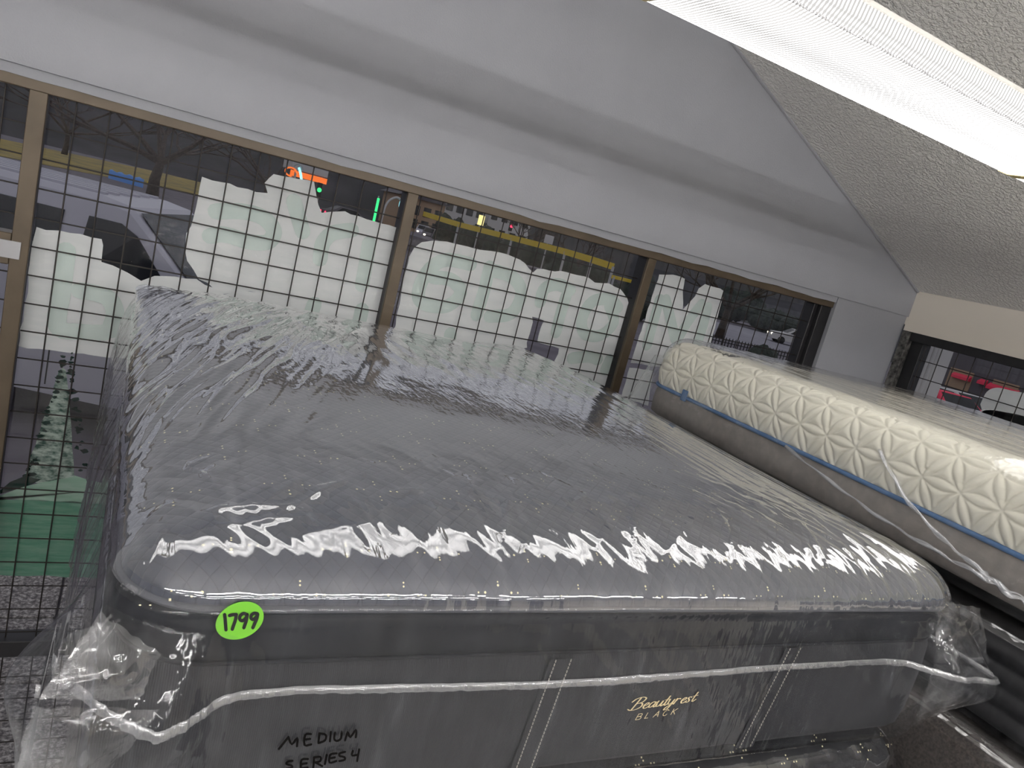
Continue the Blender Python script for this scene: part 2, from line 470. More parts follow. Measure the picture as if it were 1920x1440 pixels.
# chipped plaster step right under it
rng = random.Random(3)
mb = MB()
n = 90
xs = np.linspace(LX + .02, RX - 0.005, n)
V = []; Fc = []
for i, x in enumerate(xs):
    zlow = HEAD - 0.004 + 0.007 * rng.uniform(-1, 1) * (rng.random() < 0.35)
    V += [(x, WY + 0.018, HEAD + 0.032), (x, WY + 0.018, zlow), (x, WY + 0.09, zlow + 0.002)]
for i in range(n - 1):
    a = i * 3
    Fc += [(a, a + 1, a + 4, a + 3), (a + 1, a + 2, a + 5, a + 4)]
mb.add(V, Fc)
struct(mb.build('trim_1', MAT['wall_grey']), 'chipped grey plaster strip along the top of the window frame')
mb = MB().box((3.605, WY + 0.012, FZ), (RX, WY + 0.2, HEAD + 0.03))
struct(mb.build('wall_pier', MAT['wall_grey']), 'grey corner pier between the two barred windows')
mb = MB().box((LX, WY, FZ), (-1.62, WY + 0.2, HEAD + 0.03))
struct(mb.build('wall_left_pier', MAT['wall_grey']), 'grey wall left of the window strip')
# right wall: band over the window, sill part, far pier
mb = MB()
mb.box((RX, BY, 2.245), (RX + 0.12, WY + 0.2, RZ + 0.02))
mb.box((RX, BY, FZ), (RX + 0.12, WY + 0.2, 0.6))
mb.box((RX, BY, 0.6), (RX + 0.12, 0.2, 2.245))
wall_r = struct(mb.build('wall_right', MAT['wall_beige']), 'beige wall above the small window on the right')
# flat beige trim strip over that window
mb = MB().box((RX - 0.012, 0.2, 2.208), (RX + 0.1, WY - 0.004, 2.247))
struct(mb.build('trim_2', MAT['wall_beige']), 'beige trim strip over the right window')
struct(MB().box((LX - .1, BY, FZ), (LX, WY + .2, RZ)).build('wall_left', MAT['wall_grey']), 'grey left wall of the shop')
mb = MB().prism([(LX, FZ), (RX, FZ), (RX, RZ), (PEAK_X, PEAK_Z), (LX, RZ)], (0, BY, 0), (1, 0, 0), (0, 0, 1), (0, -0.1, 0))
struct(mb.build('wall_front', MAT['wall_far']), 'beige wall with darkened colour at the far end of the shop behind the viewer')
mb = MB()
mb.prism([(RX + .15, RZ - SLOPE * .15), (PEAK_X, PEAK_Z), (LX - .1, RZ - SLOPE * .1), (LX - .1, RZ + .1), (PEAK_X, PEAK_Z + .12), (RX + .15, RZ + .1)],
         (0, BY, 0), (1, 0, 0), (0, 0, 1), (0, WY - BY, 0))
ceil_o = struct(mb.build('ceiling', MAT['ceiling']), 'sloping popcorn textured ceiling')
# caulk bead where grey wall meets ceiling
pts = [(x, WY - 0.004, RZ + SLOPE * (RX - x) - 0.004) for x in np.linspace(RX, PEAK_X, 30)]
struct(MB().tube(pts, 0.008, 6).build('trim_3', MAT['wall_grey']), 'thin caulk bead between grey wall and ceiling')

# ------------------------------------------------------------------ window strip
FR_T = 2.262; FR_B = 2.224      # head rail
RAIL_T = 0.145; RAIL_B = 0.075  # low transom
GY = 3.125                      # glass
M1 = (-0.372, -0.318); M2 = (0.965, 1.013); M3 = (2.243, 2.292); J = (3.52, 3.605)
WINS = [(-1.6, M1[0]), (M1[1], M2[0]), (M2[1], M3[0]), (M3[1], J[0])]

def bronze_post(x0, x1, name, parent):
    o = MB().box((x0, WY + 0.03, FZ), (x1, WY + 0.05, FR_T), 0.002).build(name, MAT['bronze'], parent)
    MB().box((x0 + 0.004, WY + 0.05, FZ), (x1 - 0.004, WY + 0.13, FR_T)).build('channel', MAT['bronze_dark'], o)
    return o

frame = empty('window_1', (1.0, WY, FZ))
struct(frame, 'bronze framed shop window strip with painted panes along the grey wall')
frame_off = Matrix.Translation((-1.0, -WY, -FZ))
def to_frame(o):
    o.matrix_parent_inverse = frame_off
    return o
o = to_frame(MB().box((-1.6, WY + 0.026, FR_B), (J[1], WY + 0.13, FR_T), 0.003).build('head_rail', MAT['bronze'], frame))
for a, b in (M1, M2, M3):
    to_frame(bronze_post(a, b, 'mullion', frame))
to_frame(MB().box((J[0], WY + 0.034, FZ), (J[1], WY + 0.13, FR_B), 0.003).build('jamb', MAT['black_frame'], frame))
to_frame(MB().box((J[0] - 0.03, WY + 0.06, FZ), (J[0], WY + 0.13, FR_B), 0.003).build('jamb_channel', MAT['bronze_dark'], frame))
for i, (a, b) in enumerate(WINS):
    rz = (RAIL_B, RAIL_T)
    to_frame(MB().box((a, WY + 0.04, rz[0]), (b, WY + 0.13, rz[1]), 0.003).build('low_rail', MAT['bronze_dark'], frame))
    if i == 0:
        zc = onY(20, 470, WY)[2]
        to_frame(MB().box((a, WY + 0.035, zc - 0.055), (b, WY + 0.13, zc + 0.055), 0.003).build('door_rail', MAT['bronze'], frame))
        mb = MB().box((b - 0.05, WY + 0.024, zc - 0.03), (b + 0.03, WY + 0.03, zc + 0.03))
        to_frame(mb.build('lock_plate', MAT['metal_pole'], frame))
    for (z0, z1) in ((RAIL_T, FR_B), (FZ, RAIL_B)):
        to_frame(MB().box((a, GY, z0), (b, GY + 0.006, z1)).build('pane', MAT['glass'], frame))

# painted decorations on the panes, on the outside of the glass
PY = GY + 0.008
def poly_paint(name, px, mat, dy=0.0, smooth=True, jitter=0.0, seed=0):
    rg = random.Random(seed)
    P = [onY(x, y, PY + dy) for x, y in px]
    pts2 = [(p[0], p[2]) for p in P]
    out = []
    for i, p in enumerate(pts2):
        q = pts2[(i + 1) % len(pts2)]
        L = math.hypot(q[0] - p[0], q[1] - p[1]); k = max(1, int(L / 0.03))
        for j in range(k):
            t = j / k
            out.append((p[0] + (q[0] - p[0]) * t + rg.uniform(-1, 1) * jitter, p[1] + (q[1] - p[1]) * t + rg.uniform(-1, 1) * jitter))
    mb = MB().prism(out, (0, PY + dy, 0), (1, 0, 0), (0, 0, 1), (0, 0.0015, 0))
    return to_frame(mb.build(name, mat, frame))
A1 = [(380, 333), (430, 345), (480, 358), (502, 363), (497, 345), (503, 332), (515, 327), (590, 340), (594, 365), (602, 399), (618, 396), (645, 397), (700, 415), (743, 427), (738, 470), (724, 555), (712, 630), (700, 690), (560, 670), (548, 590), (545, 566), (520, 553), (470, 546), (440, 548), (419, 553), (402, 541), (375, 522), (352, 490), (346, 468), (350, 440), (364, 408), (372, 370)]
A2 = [(66, 427), (110, 433), (150, 439), (191, 448), (192, 462), (188, 491), (212, 497), (242, 510), (265, 526), (290, 519), (330, 517), (368, 525), (400, 541), (419, 554), (440, 548), (470, 546), (520, 553), (545, 566), (560, 680), (420, 690), (205, 669), (120, 660), (72, 655), (50, 654), (35, 648), (42, 600), (53, 530)]
B1 = [(735, 640), (742, 608), (757, 520), (768, 480), (776, 464), (790, 455), (812, 452), (850, 455), (900, 468), (936, 474), (965, 482), (984, 494), (999, 511), (1008, 503), (1030, 508), (1062, 509), (1104, 522), (1116, 529), (1142, 531), (1164, 543), (1176, 560), (1184, 588), (1176, 628), (1157, 655), (1152, 690), (1140, 740), (1000, 730), (1036, 684), (1046, 664), (1049, 653), (1007, 641), (1014, 615), (1019, 600), (997, 595), (999, 605), (993, 624), (987, 643), (988, 652), (970, 655), (986, 664), (994, 678), (990, 730), (735, 700)]
C1 = [(1237, 514), (1263, 515), (1284, 522), (1281, 545), (1280, 580), (1290, 571), (1303, 556), (1310, 540), (1322, 533), (1342, 538), (1357, 545), (1349, 580), (1338, 625), (1326, 670), (1240, 690), (1183, 680), (1196, 640)]
C2 = [(1180, 690), (1225, 695), (1215, 760), (1165, 745)]
poly_paint('painted_letter_ground', A1, MAT['p_white'], 0, True, 0.004, 1)
poly_paint('painted_letter_ground', A2, MAT['p_white'], 0.003, True, 0.004, 2)
poly_paint('painted_letter_ground', B1, MAT['p_white'], 0, True, 0.003, 3)
poly_paint('painted_letter_ground', C1, MAT['p_white'], 0, True, 0.003, 4)
poly_paint('painted_letter_ground', C2, MAT['p_white'], 0, True, 0.003, 5)
# letters showing faintly through
def z4(*P): return [(340 + x * .27083, 280 + y * .27083) for x, y in P]
def z5(*P): return [(720 + x * .27083, 360 + y * .27083) for x, y in P]
def z6(*P): return [(1140 + x * .29167, 460 + y * .29167) for x, y in P]
LET = [[(124, 470), (116, 540), (108, 612), (150, 622), (195, 624)], [(206, 620), (216, 590), (206, 562), (180, 550), (150, 545)],
       z4((240, 430), (420, 430), (560, 470), (640, 560), (600, 640), (470, 640), (300, 590), (200, 600)),
       z4((780, 360), (810, 470), (840, 570)),
       z4((1180, 560), (1050, 580), (980, 650), (960, 760)), z4((1300, 650), (1280, 780), (1250, 940)), z4((920, 1070), (890, 1160)), z4((1250, 1110), (1230, 1200)),
       z5((600, 500), (430, 470), (310, 540), (240, 680), (270, 770), (430, 790), (530, 700), (470, 610), (340, 590)),
       z5((730, 520), (690, 690), (640, 850)), z5((740, 540), (890, 590), (950, 700), (880, 840), (730, 860)),
       z5((1080, 760), (1110, 670), (1200, 640), (1290, 680)), z5((1260, 720), (1220, 850), (1190, 970)),
       z5((1620, 800), (1560, 745), (1440, 760), (1370, 880), (1390, 980), (1500, 990), (1590, 900), (1560, 790)),
       z5((1300, 1150), (1420, 1140), (1480, 1160)), z5((460, 980), (450, 1050)), z5((1560, 1160), (1530, 1230)),
       z6((330, 350), (300, 460), (250, 640)), z6((370, 350), (400, 470), (430, 600)), z6((600, 380), (520, 480), (440, 620)), z6((640, 400), (610, 520), (570, 650))]
for st in LET:
    w2 = [(onY(x, y, PY)[0], onY(x, y, PY)[2]) for x, y in st]
    li_ = LET.index(st); mb = strokes_mesh([w2], 0.062, lambda a, b: (a, PY - 0.0005 - 0.00005 * li_, b), 6, 0.0)
    to_frame(mb.build('painted_letter', MAT['p_letter'], frame))
# painted tree and ground in the lower left
poly_paint('painted_tree', [(117, 690), (124, 694), (128, 720), (131, 760), (133, 800), (136, 840), (138, 893), (110, 900), (70, 905), (44, 895), (60, 850), (80, 790), (98, 740), (110, 696)], MAT['p_tree'], 0.004, True, 0.003, 6)
rg = random.Random(11)
mb = MB()
for _ in range(70):
    t = rg.random(); y = 660 + 235 * t
    half = (3 + 0.2 * (y - 690)) if y > 690 else 4
    side = rg.choice((-1, 1))
    x = 120 - 0.09 * (y - 690) + side * (half * rg.uniform(0.85, 1.35)) + (8 if side > 0 else 0)
    p = onY(x, y, PY - 0.001); s = rg.uniform(0.004, 0.014)
    k = 7
    poly = [(p[0] + s * rg.uniform(.4, 1.6) * math.cos(a), p[2] + s * rg.uniform(.3, 1.0) * math.sin(a)) for a in [6.283 * i / k for i in range(k)]]
    mb.prism(poly, (0, PY - 0.001, 0), (1, 0, 0), (0, 0, 1), (0, 0.001, 0))
to_frame(tag(mb.build('painted_twigs', MAT['p_darkgreen'], frame), kind='stuff'))
poly_paint('painted_snow', [(-30, 940), (0, 928), (40, 915), (100, 898), (140, 893), (190, 905), (190, 945), (60, 938), (-30, 935)], MAT['p_snow'], 0.006, True, 0.003, 7)
poly_paint('painted_ground', [(-30, 935), (60, 938), (190, 943), (190, 1085), (90, 1080), (0, 1079), (-60, 1078)], MAT['p_green'], 0.006, True, 0.003, 8)
poly_paint('painted_bush', [(0, 920), (20, 905), (48, 893), (75, 898), (60, 908), (30, 918), (0, 926)], MAT['p_darkgreen'], 0.003, True, 0.003, 9)

# security grilles inside the glass: every wire is a part
GRY = WY + 0.075
vm = {}
def grille(name, label, x0, x1, xs, zs, zlo, zhi):
    g = empty(name, ((x0 + x1) / 2, GRY, zlo)); tag(g, label, 'security grille', 'wire grilles of the window strip')
    for x in xs:
        key = ('v', round(zhi - zlo, 3))
        if key not in vm:
            vm[key] = MB().tube([(0, 0, 0), (0, 0, zhi - zlo)], 0.0027, 6).build('vertical_bar', MAT['bar']); bo = vm[key]
        else:
            bo = vm[key].copy(); COL.objects.link(bo)
        bo.parent = g; bo.location = (x - (x0 + x1) / 2, 0, 0)
    for z in zs:
        key = ('h', round(x1 - x0, 3))
        if key not in vm:
            vm[key] = MB().tube([(0, 0, 0), (x1 - x0, 0, 0)], 0.0027, 6).build('horizontal_bar', MAT['bar']); bo = vm[key]
        else:
            bo = vm[key].copy(); COL.objects.link(bo)
        bo.parent = g; bo.location = (-(x1 - x0) / 2, 0.0045, z - zlo)
    return g
def series(a, step, lo, hi):
    out = []; k = a
    while k - step > lo: k -= step
    while k < hi:
        if k > lo + 0.012 and k < hi - 0.012: out.append(k)
        k += step
    return out
GZ = series(2.112, 0.1025, RAIL_T, FR_B)
GZL = series(2.112, 0.1025, FZ, RAIL_B)
ax0 = onY(145, 186.7, GRY)[0]; bx0 = onY(829.7, 384.4, GRY)[0]; cx0 = onY(1140 + 380 * .29167, 460 + 150 * .29167, GRY)[0]
grille('security_grille', 'dark wire grille over the leftmost glass beside the lock plate', WINS[0][0], WINS[0][1], series(ax0, 0.1025, WINS[0][0], WINS[0][1]), GZ, RAIL_T, FR_B)
grille('security_grille', 'dark wire grille in front of the van and painted tree', WINS[1][0], WINS[1][1], series(ax0, 0.1025, *WINS[1]), GZ, RAIL_T, FR_B)
grille('security_grille', 'dark wire grille over the middle painted pane with the dark chimney gap', WINS[2][0], WINS[2][1], series(bx0, 0.101, *WINS[2]), GZ, RAIL_T, FR_B)
grille('security_grille', 'dark wire grille over the pane nearest the grey corner pier', WINS[3][0], WINS[3][1], series(cx0, 0.1025, *WINS[3]), GZ, RAIL_T, FR_B)
grille('security_grille', 'short wire grille under the low rail at the bottom left', WINS[1][0], WINS[1][1], series(ax0, 0.1025, *WINS[1]), GZL, FZ, RAIL_B)

# ------------------------------------------------------------------ right window
w2 = empty('window_2', (RX, 1.6, 0.6))
struct(w2, 'small black framed barred window under the beige wall')
def to_w2(o):
    o.matrix_parent_inverse = Matrix.Translation((-RX, -1.6, -0.6)); return o
WYE = WY - 0.005
to_w2(MB().box((RX + 0.0, 0.2, 2.155), (RX + 0.11, WYE, 2.21), 0.003).build('head_rail', MAT['black_frame'], w2))
to_w2(MB().box((RX - 0.012, WYE - 0.05, 0.6), (RX + 0.11, WYE + 0.002, 2.205), 0.002).build('peeling_jamb', MAT['black_peel'], w2))
to_w2(MB().box((RX + 0.03, WYE - 0.13, 0.6), (RX + 0.11, WYE - 0.05, 2.155), 0.002).build('jamb', MAT['black_frame'], w2))
to_w2(MB().box((RX + 0.0, 0.2, 0.6), (RX + 0.11, WYE, 0.68), 0.003).build('sill_rail', MAT['black_frame'], w2))
to_w2(MB().box((RX + 0.09, 0.2, 0.68), (RX + 0.096, WYE - 0.13, 2.155)).build('pane', MAT['glass'], w2))
def right_paint(px):
    P = [onX(x, y, RX + 0.1) for x, y in px]
    poly = catmull([(p[1], p[2]) for p in P] + [(P[0][1], P[0][2])], 5)[:-1]
    return to_w2(MB().prism(poly, (RX + 0.1, 0, 0), (0, 1, 0), (0, 0, 1), (0.0015, 0, 0)).build('painted_letter_ground', MAT['p_white'], w2))
right_paint([(1838, 758), (1850, 735), (1868, 727), (1895, 732), (1960, 750), (1960, 800), (1860, 800)])
right_paint([(1828, 785), (1845, 770), (1880, 772), (1940, 790), (1960, 840), (1880, 830), (1840, 810)])
g2 = empty('security_grille', (RX + 0.045, 1.6, 0.68)); tag(g2, 'dark wire grille across the small right window', 'security grille', 'wire grilles of the window strip')
y0 = onX(1800, 656, RX + 0.045)[1]; zt = onX(1727, 676, RX + 0.045)[2]
b0 = None
for y in series(y0, 0.1025, 0.2, WYE - 0.13):
    if b0 is None: b0 = MB().tube([(0, 0, 0), (0, 0, 2.155 - 0.68)], 0.0027, 6).build('vertical_bar', MAT['bar']); bo = b0
    else: bo = b0.copy(); COL.objects.link(bo)
    bo.parent = g2; bo.location = (0, y - 1.6, 0)
b0 = None
for z in series(zt, 0.1025, 0.68, 2.155):
    if b0 is None: b0 = MB().tube([(0, 0.2 - 1.6, 0), (0, WYE - 0.13 - 1.6, 0)], 0.0027, 6).build('horizontal_bar', MAT['bar']); bo = b0
    else: bo = b0.copy(); COL.objects.link(bo)
    bo.parent = g2; bo.location = (0.0045, 0, z - 0.68)

# ------------------------------------------------------------------ fluorescent fixtures
def lens_mat():
    b = NB('ribbed_prismatic_lens_lit')
    tc = b.n('ShaderNodeTexCoord'); sx = b.n('ShaderNodeSeparateXYZ'); b.t.links.new(tc.outputs['Object'], sx.inputs[0])
    x, y, z = sx.outputs
    # tubes glow at y = +-0.07: brighter there; fine prism ribs across
    t1 = b.math('POWER', b.math('COSINE', b.math('MULTIPLY', b.math('SUBTRACT', b.math('ABSOLUTE', y), 0.085), 12.0)), 2.0)
    rib = b.math('ABSOLUTE', b.math('SINE', b.math('MULTIPLY', x, math.pi / 0.0090)))
    rib2 = b.math('ABSOLUTE', b.math('SINE', b.math('MULTIPLY', y, math.pi / 0.008)))
    pr = b.math('MULTIPLY', rib, b.math('MULTIPLY_ADD', rib2, 0.25, 0.75))
    pulse = b.ramp(pr, [(0.72, (0, 0, 0)), (0.97, (1, 1, 1))])
    base = b.math('MULTIPLY_ADD', t1, 0.35, 0.50)
    f = b.math('MULTIPLY', pulse, b.math('MULTIPLY_ADD', t1, 0.85, 0.15))
    e = b.n('ShaderNodeEmission'); e.inputs[0].default_value = (1.0, 0.975, 0.95, 1)
    b.set(e.inputs[1], b.math('MULTIPLY_ADD', f, LAMP, base))
    return b.done(e.outputs[0])
MAT['lens'] = lens_mat()
MAT['lamp_white'] = principled('white_enamel_housing', lin((236, 234, 228)), 0.4)
MAT['lens_edge'] = principled('yellowed_lens_end', lin((222, 208, 160)), 0.4)

def fixture(x0, yc, zb, L=1.19, label='', rods=()):
    f = empty('ceiling_light', (x0 + L / 2, yc, zb)); tag(f, label, 'ceiling light', 'hanging fluorescent wrap lights')
    prof = [(-0.150, 0.052), (-0.146, 0.030), (-0.132, 0.012), (-0.105, 0.003), (-0.06, 0.0), (0.0, 0.0), (0.06, 0.0), (0.105, 0.003), (0.132, 0.012), (0.146, 0.030), (0.150, 0.052)]
    V = []; Fc = []
    nx = 2
    for xx in (-L / 2 + 0.004, L / 2 - 0.004):
        for (y, z) in prof: V.append((xx, y, z))
    n = len(prof)
    for k in range(n - 1): Fc.append((k, n + k, n + k + 1, k + 1))
    obj('lens', V, Fc, MAT['lens'], f, True)
    for sx_ in (-1, 1):
        xx = sx_ * (L / 2 - 0.006)
        e = MB().prism([(y * 1.01, z - 0.002) for y, z in prof], (xx, 0, 0), (0, 1, 0), (0, 0, 1), (sx_ * 0.006, 0, 0))
        e.build('lens_end', MAT['lens_edge'], f)
    MB().box((-L / 2, -0.152, 0.052), (L / 2, 0.152, 0.062), 0.002).build('housing_pan', MAT['lamp_white'], f)
    MB().box((-L / 2, -0.06, 0.062), (L / 2, 0.06, 0.10), 0.006).build('housing_spine', MAT['lamp_white'], f)
    # row of tiny vent holes reads as a dotted line along the near shoulder
    mb = MB()
    for i in range(150):
        xx = -L / 2 + 0.02 + i * (L - 0.04) / 149
        mb.box((xx - 0.0012, -0.1375, 0.006), (xx + 0.0012, -0.1345, 0.0105))
    tag(mb.build('dot_row', MAT['metal_pole'], f), kind='stuff')
    for xr in rods:
        zc = RZ + SLOPE * (RX - (x0 + L / 2 + xr)) if (x0 + L / 2 + xr) > PEAK_X else PEAK_Z - SLOPE * (PEAK_X - (x0 + L / 2 + xr))
        MB().tube([(xr, 0, 0.098), (xr, 0, zc - zb + 0.01)], 0.005, 6).build('hanger_rod', MAT['metal_pole'], f)
    return f
FY = 1.145; FZB = 2.617
fixture(0.745, FY, FZB, 1.19, 'long white wrap-around fluorescent light hanging at the top right', (-0.58,))
fixture(1.955, FY, FZB, 1.19, 'white fluorescent light continuing the row at the right edge', (0.56,))
fixture(-0.465, FY, FZB, 1.19, 'white fluorescent light continuing the row out of view to the left', (-0.58,))
fixture(-1.675, FY, FZB, 1.19, 'added unseen fluorescent light at the left end of the window row', (-0.58,))  # extra light added out of view to brighten the room
MAT['tube'] = emit_mat('added_fluorescent_tube', (1.0, 0.98, 0.965), TUBE)
def fill_strip_light(x0, yc, zb, label, L=1.22):  # unseen tube rows added to lift the light on walls and ceiling
    f = empty('fill_strip_light', (x0 + L / 2, yc, zb)); tag(f, label, 'ceiling light', 'added unseen fill lights behind the viewer')
    MB().box((-L / 2, -0.022, 0.02), (L / 2, 0.022, 0.10), 0.004).build('channel', MAT['lamp_white'], f)
    for yy in (-0.055, 0.055):
        MB().tube([(-L / 2 + .03, yy, 0.045), (L / 2 - .03, yy, 0.045)], 0.013, 10).build('tube', MAT['tube'], f, True)
    for xx in (-L / 2, L / 2 - 0.03): MB().box((xx, -0.075, 0.02), (xx + 0.03, 0.075, 0.07), 0.004).build('lamp_holder', MAT['lamp_white'], f)
    for xr in (-0.5, 0.5):
        X = x0 + L / 2 + xr
        zc = RZ + SLOPE * (RX - X) if X > PEAK_X else PEAK_Z - SLOPE * (PEAK_X - X)
        MB().tube([(xr, 0, 0.098), (xr, 0, zc - zb + 0.01)], 0.005, 6).build('hanger_rod', MAT['metal_pole'], f)
WORDS = ['nearest the left wall', 'left of the middle', 'right of the middle', 'nearest the right wall']
for k, x0 in enumerate((-3.0, -1.4, 0.2, 1.75)):
    fill_strip_light(x0, -1.25, FZB - 0.02, 'added unseen strip light just behind the viewer, ' + WORDS[k])
    fill_strip_light(x0, -3.1, FZB + 0.20, 'added unseen strip light over the middle of the shop, ' + WORDS[k])
    fill_strip_light(x0, -4.9, FZB + 0.10, 'added unseen strip light over the rear of the shop, ' + WORDS[k])

# ------------------------------------------------------------------ mattress geometry
def rr_map(a, b, hx, hy, rc):
    r = np.maximum(np.abs(a), np.abs(b)); rs = np.where(r < 1e-9, 1, r)
    px = a / rs * hx; py = b / rs * hy
    ix = np.clip(px, -(hx - rc), hx - rc); iy = np.clip(py, -(hy - rc), hy - rc)
    dx = px - ix; dy = py - iy; dl = np.hypot(dx, dy); dl = np.where(dl < 1e-9, 1, dl)
    ox = ix + rc * dx / dl; oy = iy + rc * dy / dl
    return r * ox, r * oy, dx / dl, dy / dl
def rr_in(x, y, hx, hy, rc):
    qx = np.abs(x) - (hx - rc); qy = np.abs(y) - (hy - rc)
    return -(np.hypot(np.maximum(qx, 0), np.maximum(qy, 0)) + np.minimum(np.maximum(qx, qy), 0) - rc)
def remap(s, k=0.55): return (1 - k) * s + k * np.sin(s * np.pi / 2)

class Mat1:
    """mattress block centred on (cx, cy); top panel rolls down to the seam at zs"""
    def __init__(s, cx, cy, hx, hy, rc, zs, H, w, crown, zb, tilt=0.0):
        s.cx, s.cy, s.hx, s.hy, s.rc, s.zs, s.H, s.w, s.crown, s.zb, s.tilt = cx, cy, hx, hy, rc, zs, H, w, crown, zb, tilt
    back = 0.0
    def top_z(s, x, y, grow=0.0):
        d = rr_in(x, y, s.hx + grow, s.hy + grow, s.rc + grow)
        q = np.clip((s.w - d) / s.w, 0, 1)
        He = s.H - s.back * sstep(0.45, 1.02, y / s.hy) * (1 - 0.75 * sstep(0.2, 1.0, x / s.hx))
        z = s.zs + He * np.sqrt(np.clip(1 - q ** 2.2, 0, 1))
        z = z + s.crown * np.clip(1 - (x / s.hx) ** 2, 0, 1) * np.clip(1 - (y / s.hy) ** 2, 0, 1)
        return z
    def top(s, nu, nv, grow=0.0, lift=0.0, disp=None):
        u = remap(np.linspace(-1, 1, nu)); v = remap(np.linspace(-1, 1, nv))
        A, B = np.meshgrid(u, v, indexing='ij')
        x, y, _, _ = rr_map(A, B, s.hx + grow, s.hy + grow, s.rc + grow)
        z = s.top_z(x, y, grow) + lift
        P = np.stack([x, y, z], -1)
        if disp is not None:
            gu = np.gradient(P, axis=0); gv = np.gradient(P, axis=1)
            N = np.cross(gu, gv); N /= (np.linalg.norm(N, axis=-1, keepdims=True) + 1e-12)
            P = P + N * disp(x, y)[..., None]
        P[..., 2] += s.tilt * P[..., 0]
        return P
    def loop(s, nu, nv, grow=0.0):
        """boundary points matching top(): order bottom edge (v=-1), right, top, left"""
        idx = [(i, 0) for i in range(nu - 1)] + [(nu - 1, j) for j in range(nv - 1)] + [(i, nv - 1) for i in range(nu - 1, 0, -1)] + [(0, j) for j in range(nv - 1, 0, -1)]
        return idx
    def ring(s, n, grow=0.0):
        """points and outward normals around the rounded rectangle, from the front left corner counter-clockwise"""
        a = []; k = n // 4
        t = remap(np.linspace(-1, 1, k + 1))[:-1]
        A = np.concatenate([t, np.ones(k), -t, -np.ones(k)]); B = np.concatenate([-np.ones(k), t, np.ones(k), -t])
        x, y, nx, ny = rr_map(A, B, s.hx + grow, s.hy + grow, s.rc + grow)
        return x, y, nx, ny
    def wall(s, n, zs_, offs):
        """closed side wall: for each height one ring pushed out by offs(row, x, y, nx, ny)"""
        x, y, nx, ny = s.ring(n)
        P = []
        for j, z in enumerate(zs_):
            o = offs(j, x, y, nx, ny)
            zz = np.full(n, 1.0) * z + s.tilt * x
            P.append(np.stack([x + nx * o, y + ny * o, zz], -1))
        P = np.array(P)                                   # rows, n, 3
        m = len(zs_)
        j, i = np.meshgrid(np.arange(m - 1), np.arange(n), indexing='ij')
        a = (j * n + i).ravel(); b = (j * n + (i + 1) % n).ravel()
        Fc = np.stack([a, a + n, b + n, b], 1)
        return P.reshape(-1, 3), Fc

def seg_dist(x, y, p, q):
    px, py = p; dx, dy = q[0] - p[0], q[1] - p[1]; L2 = dx * dx + dy * dy
    t = np.clip(((x - px) * dx + (y - py) * dy) / L2, 0, 1)
    return np.hypot(x - px - t * dx, y - py - t * dy), t

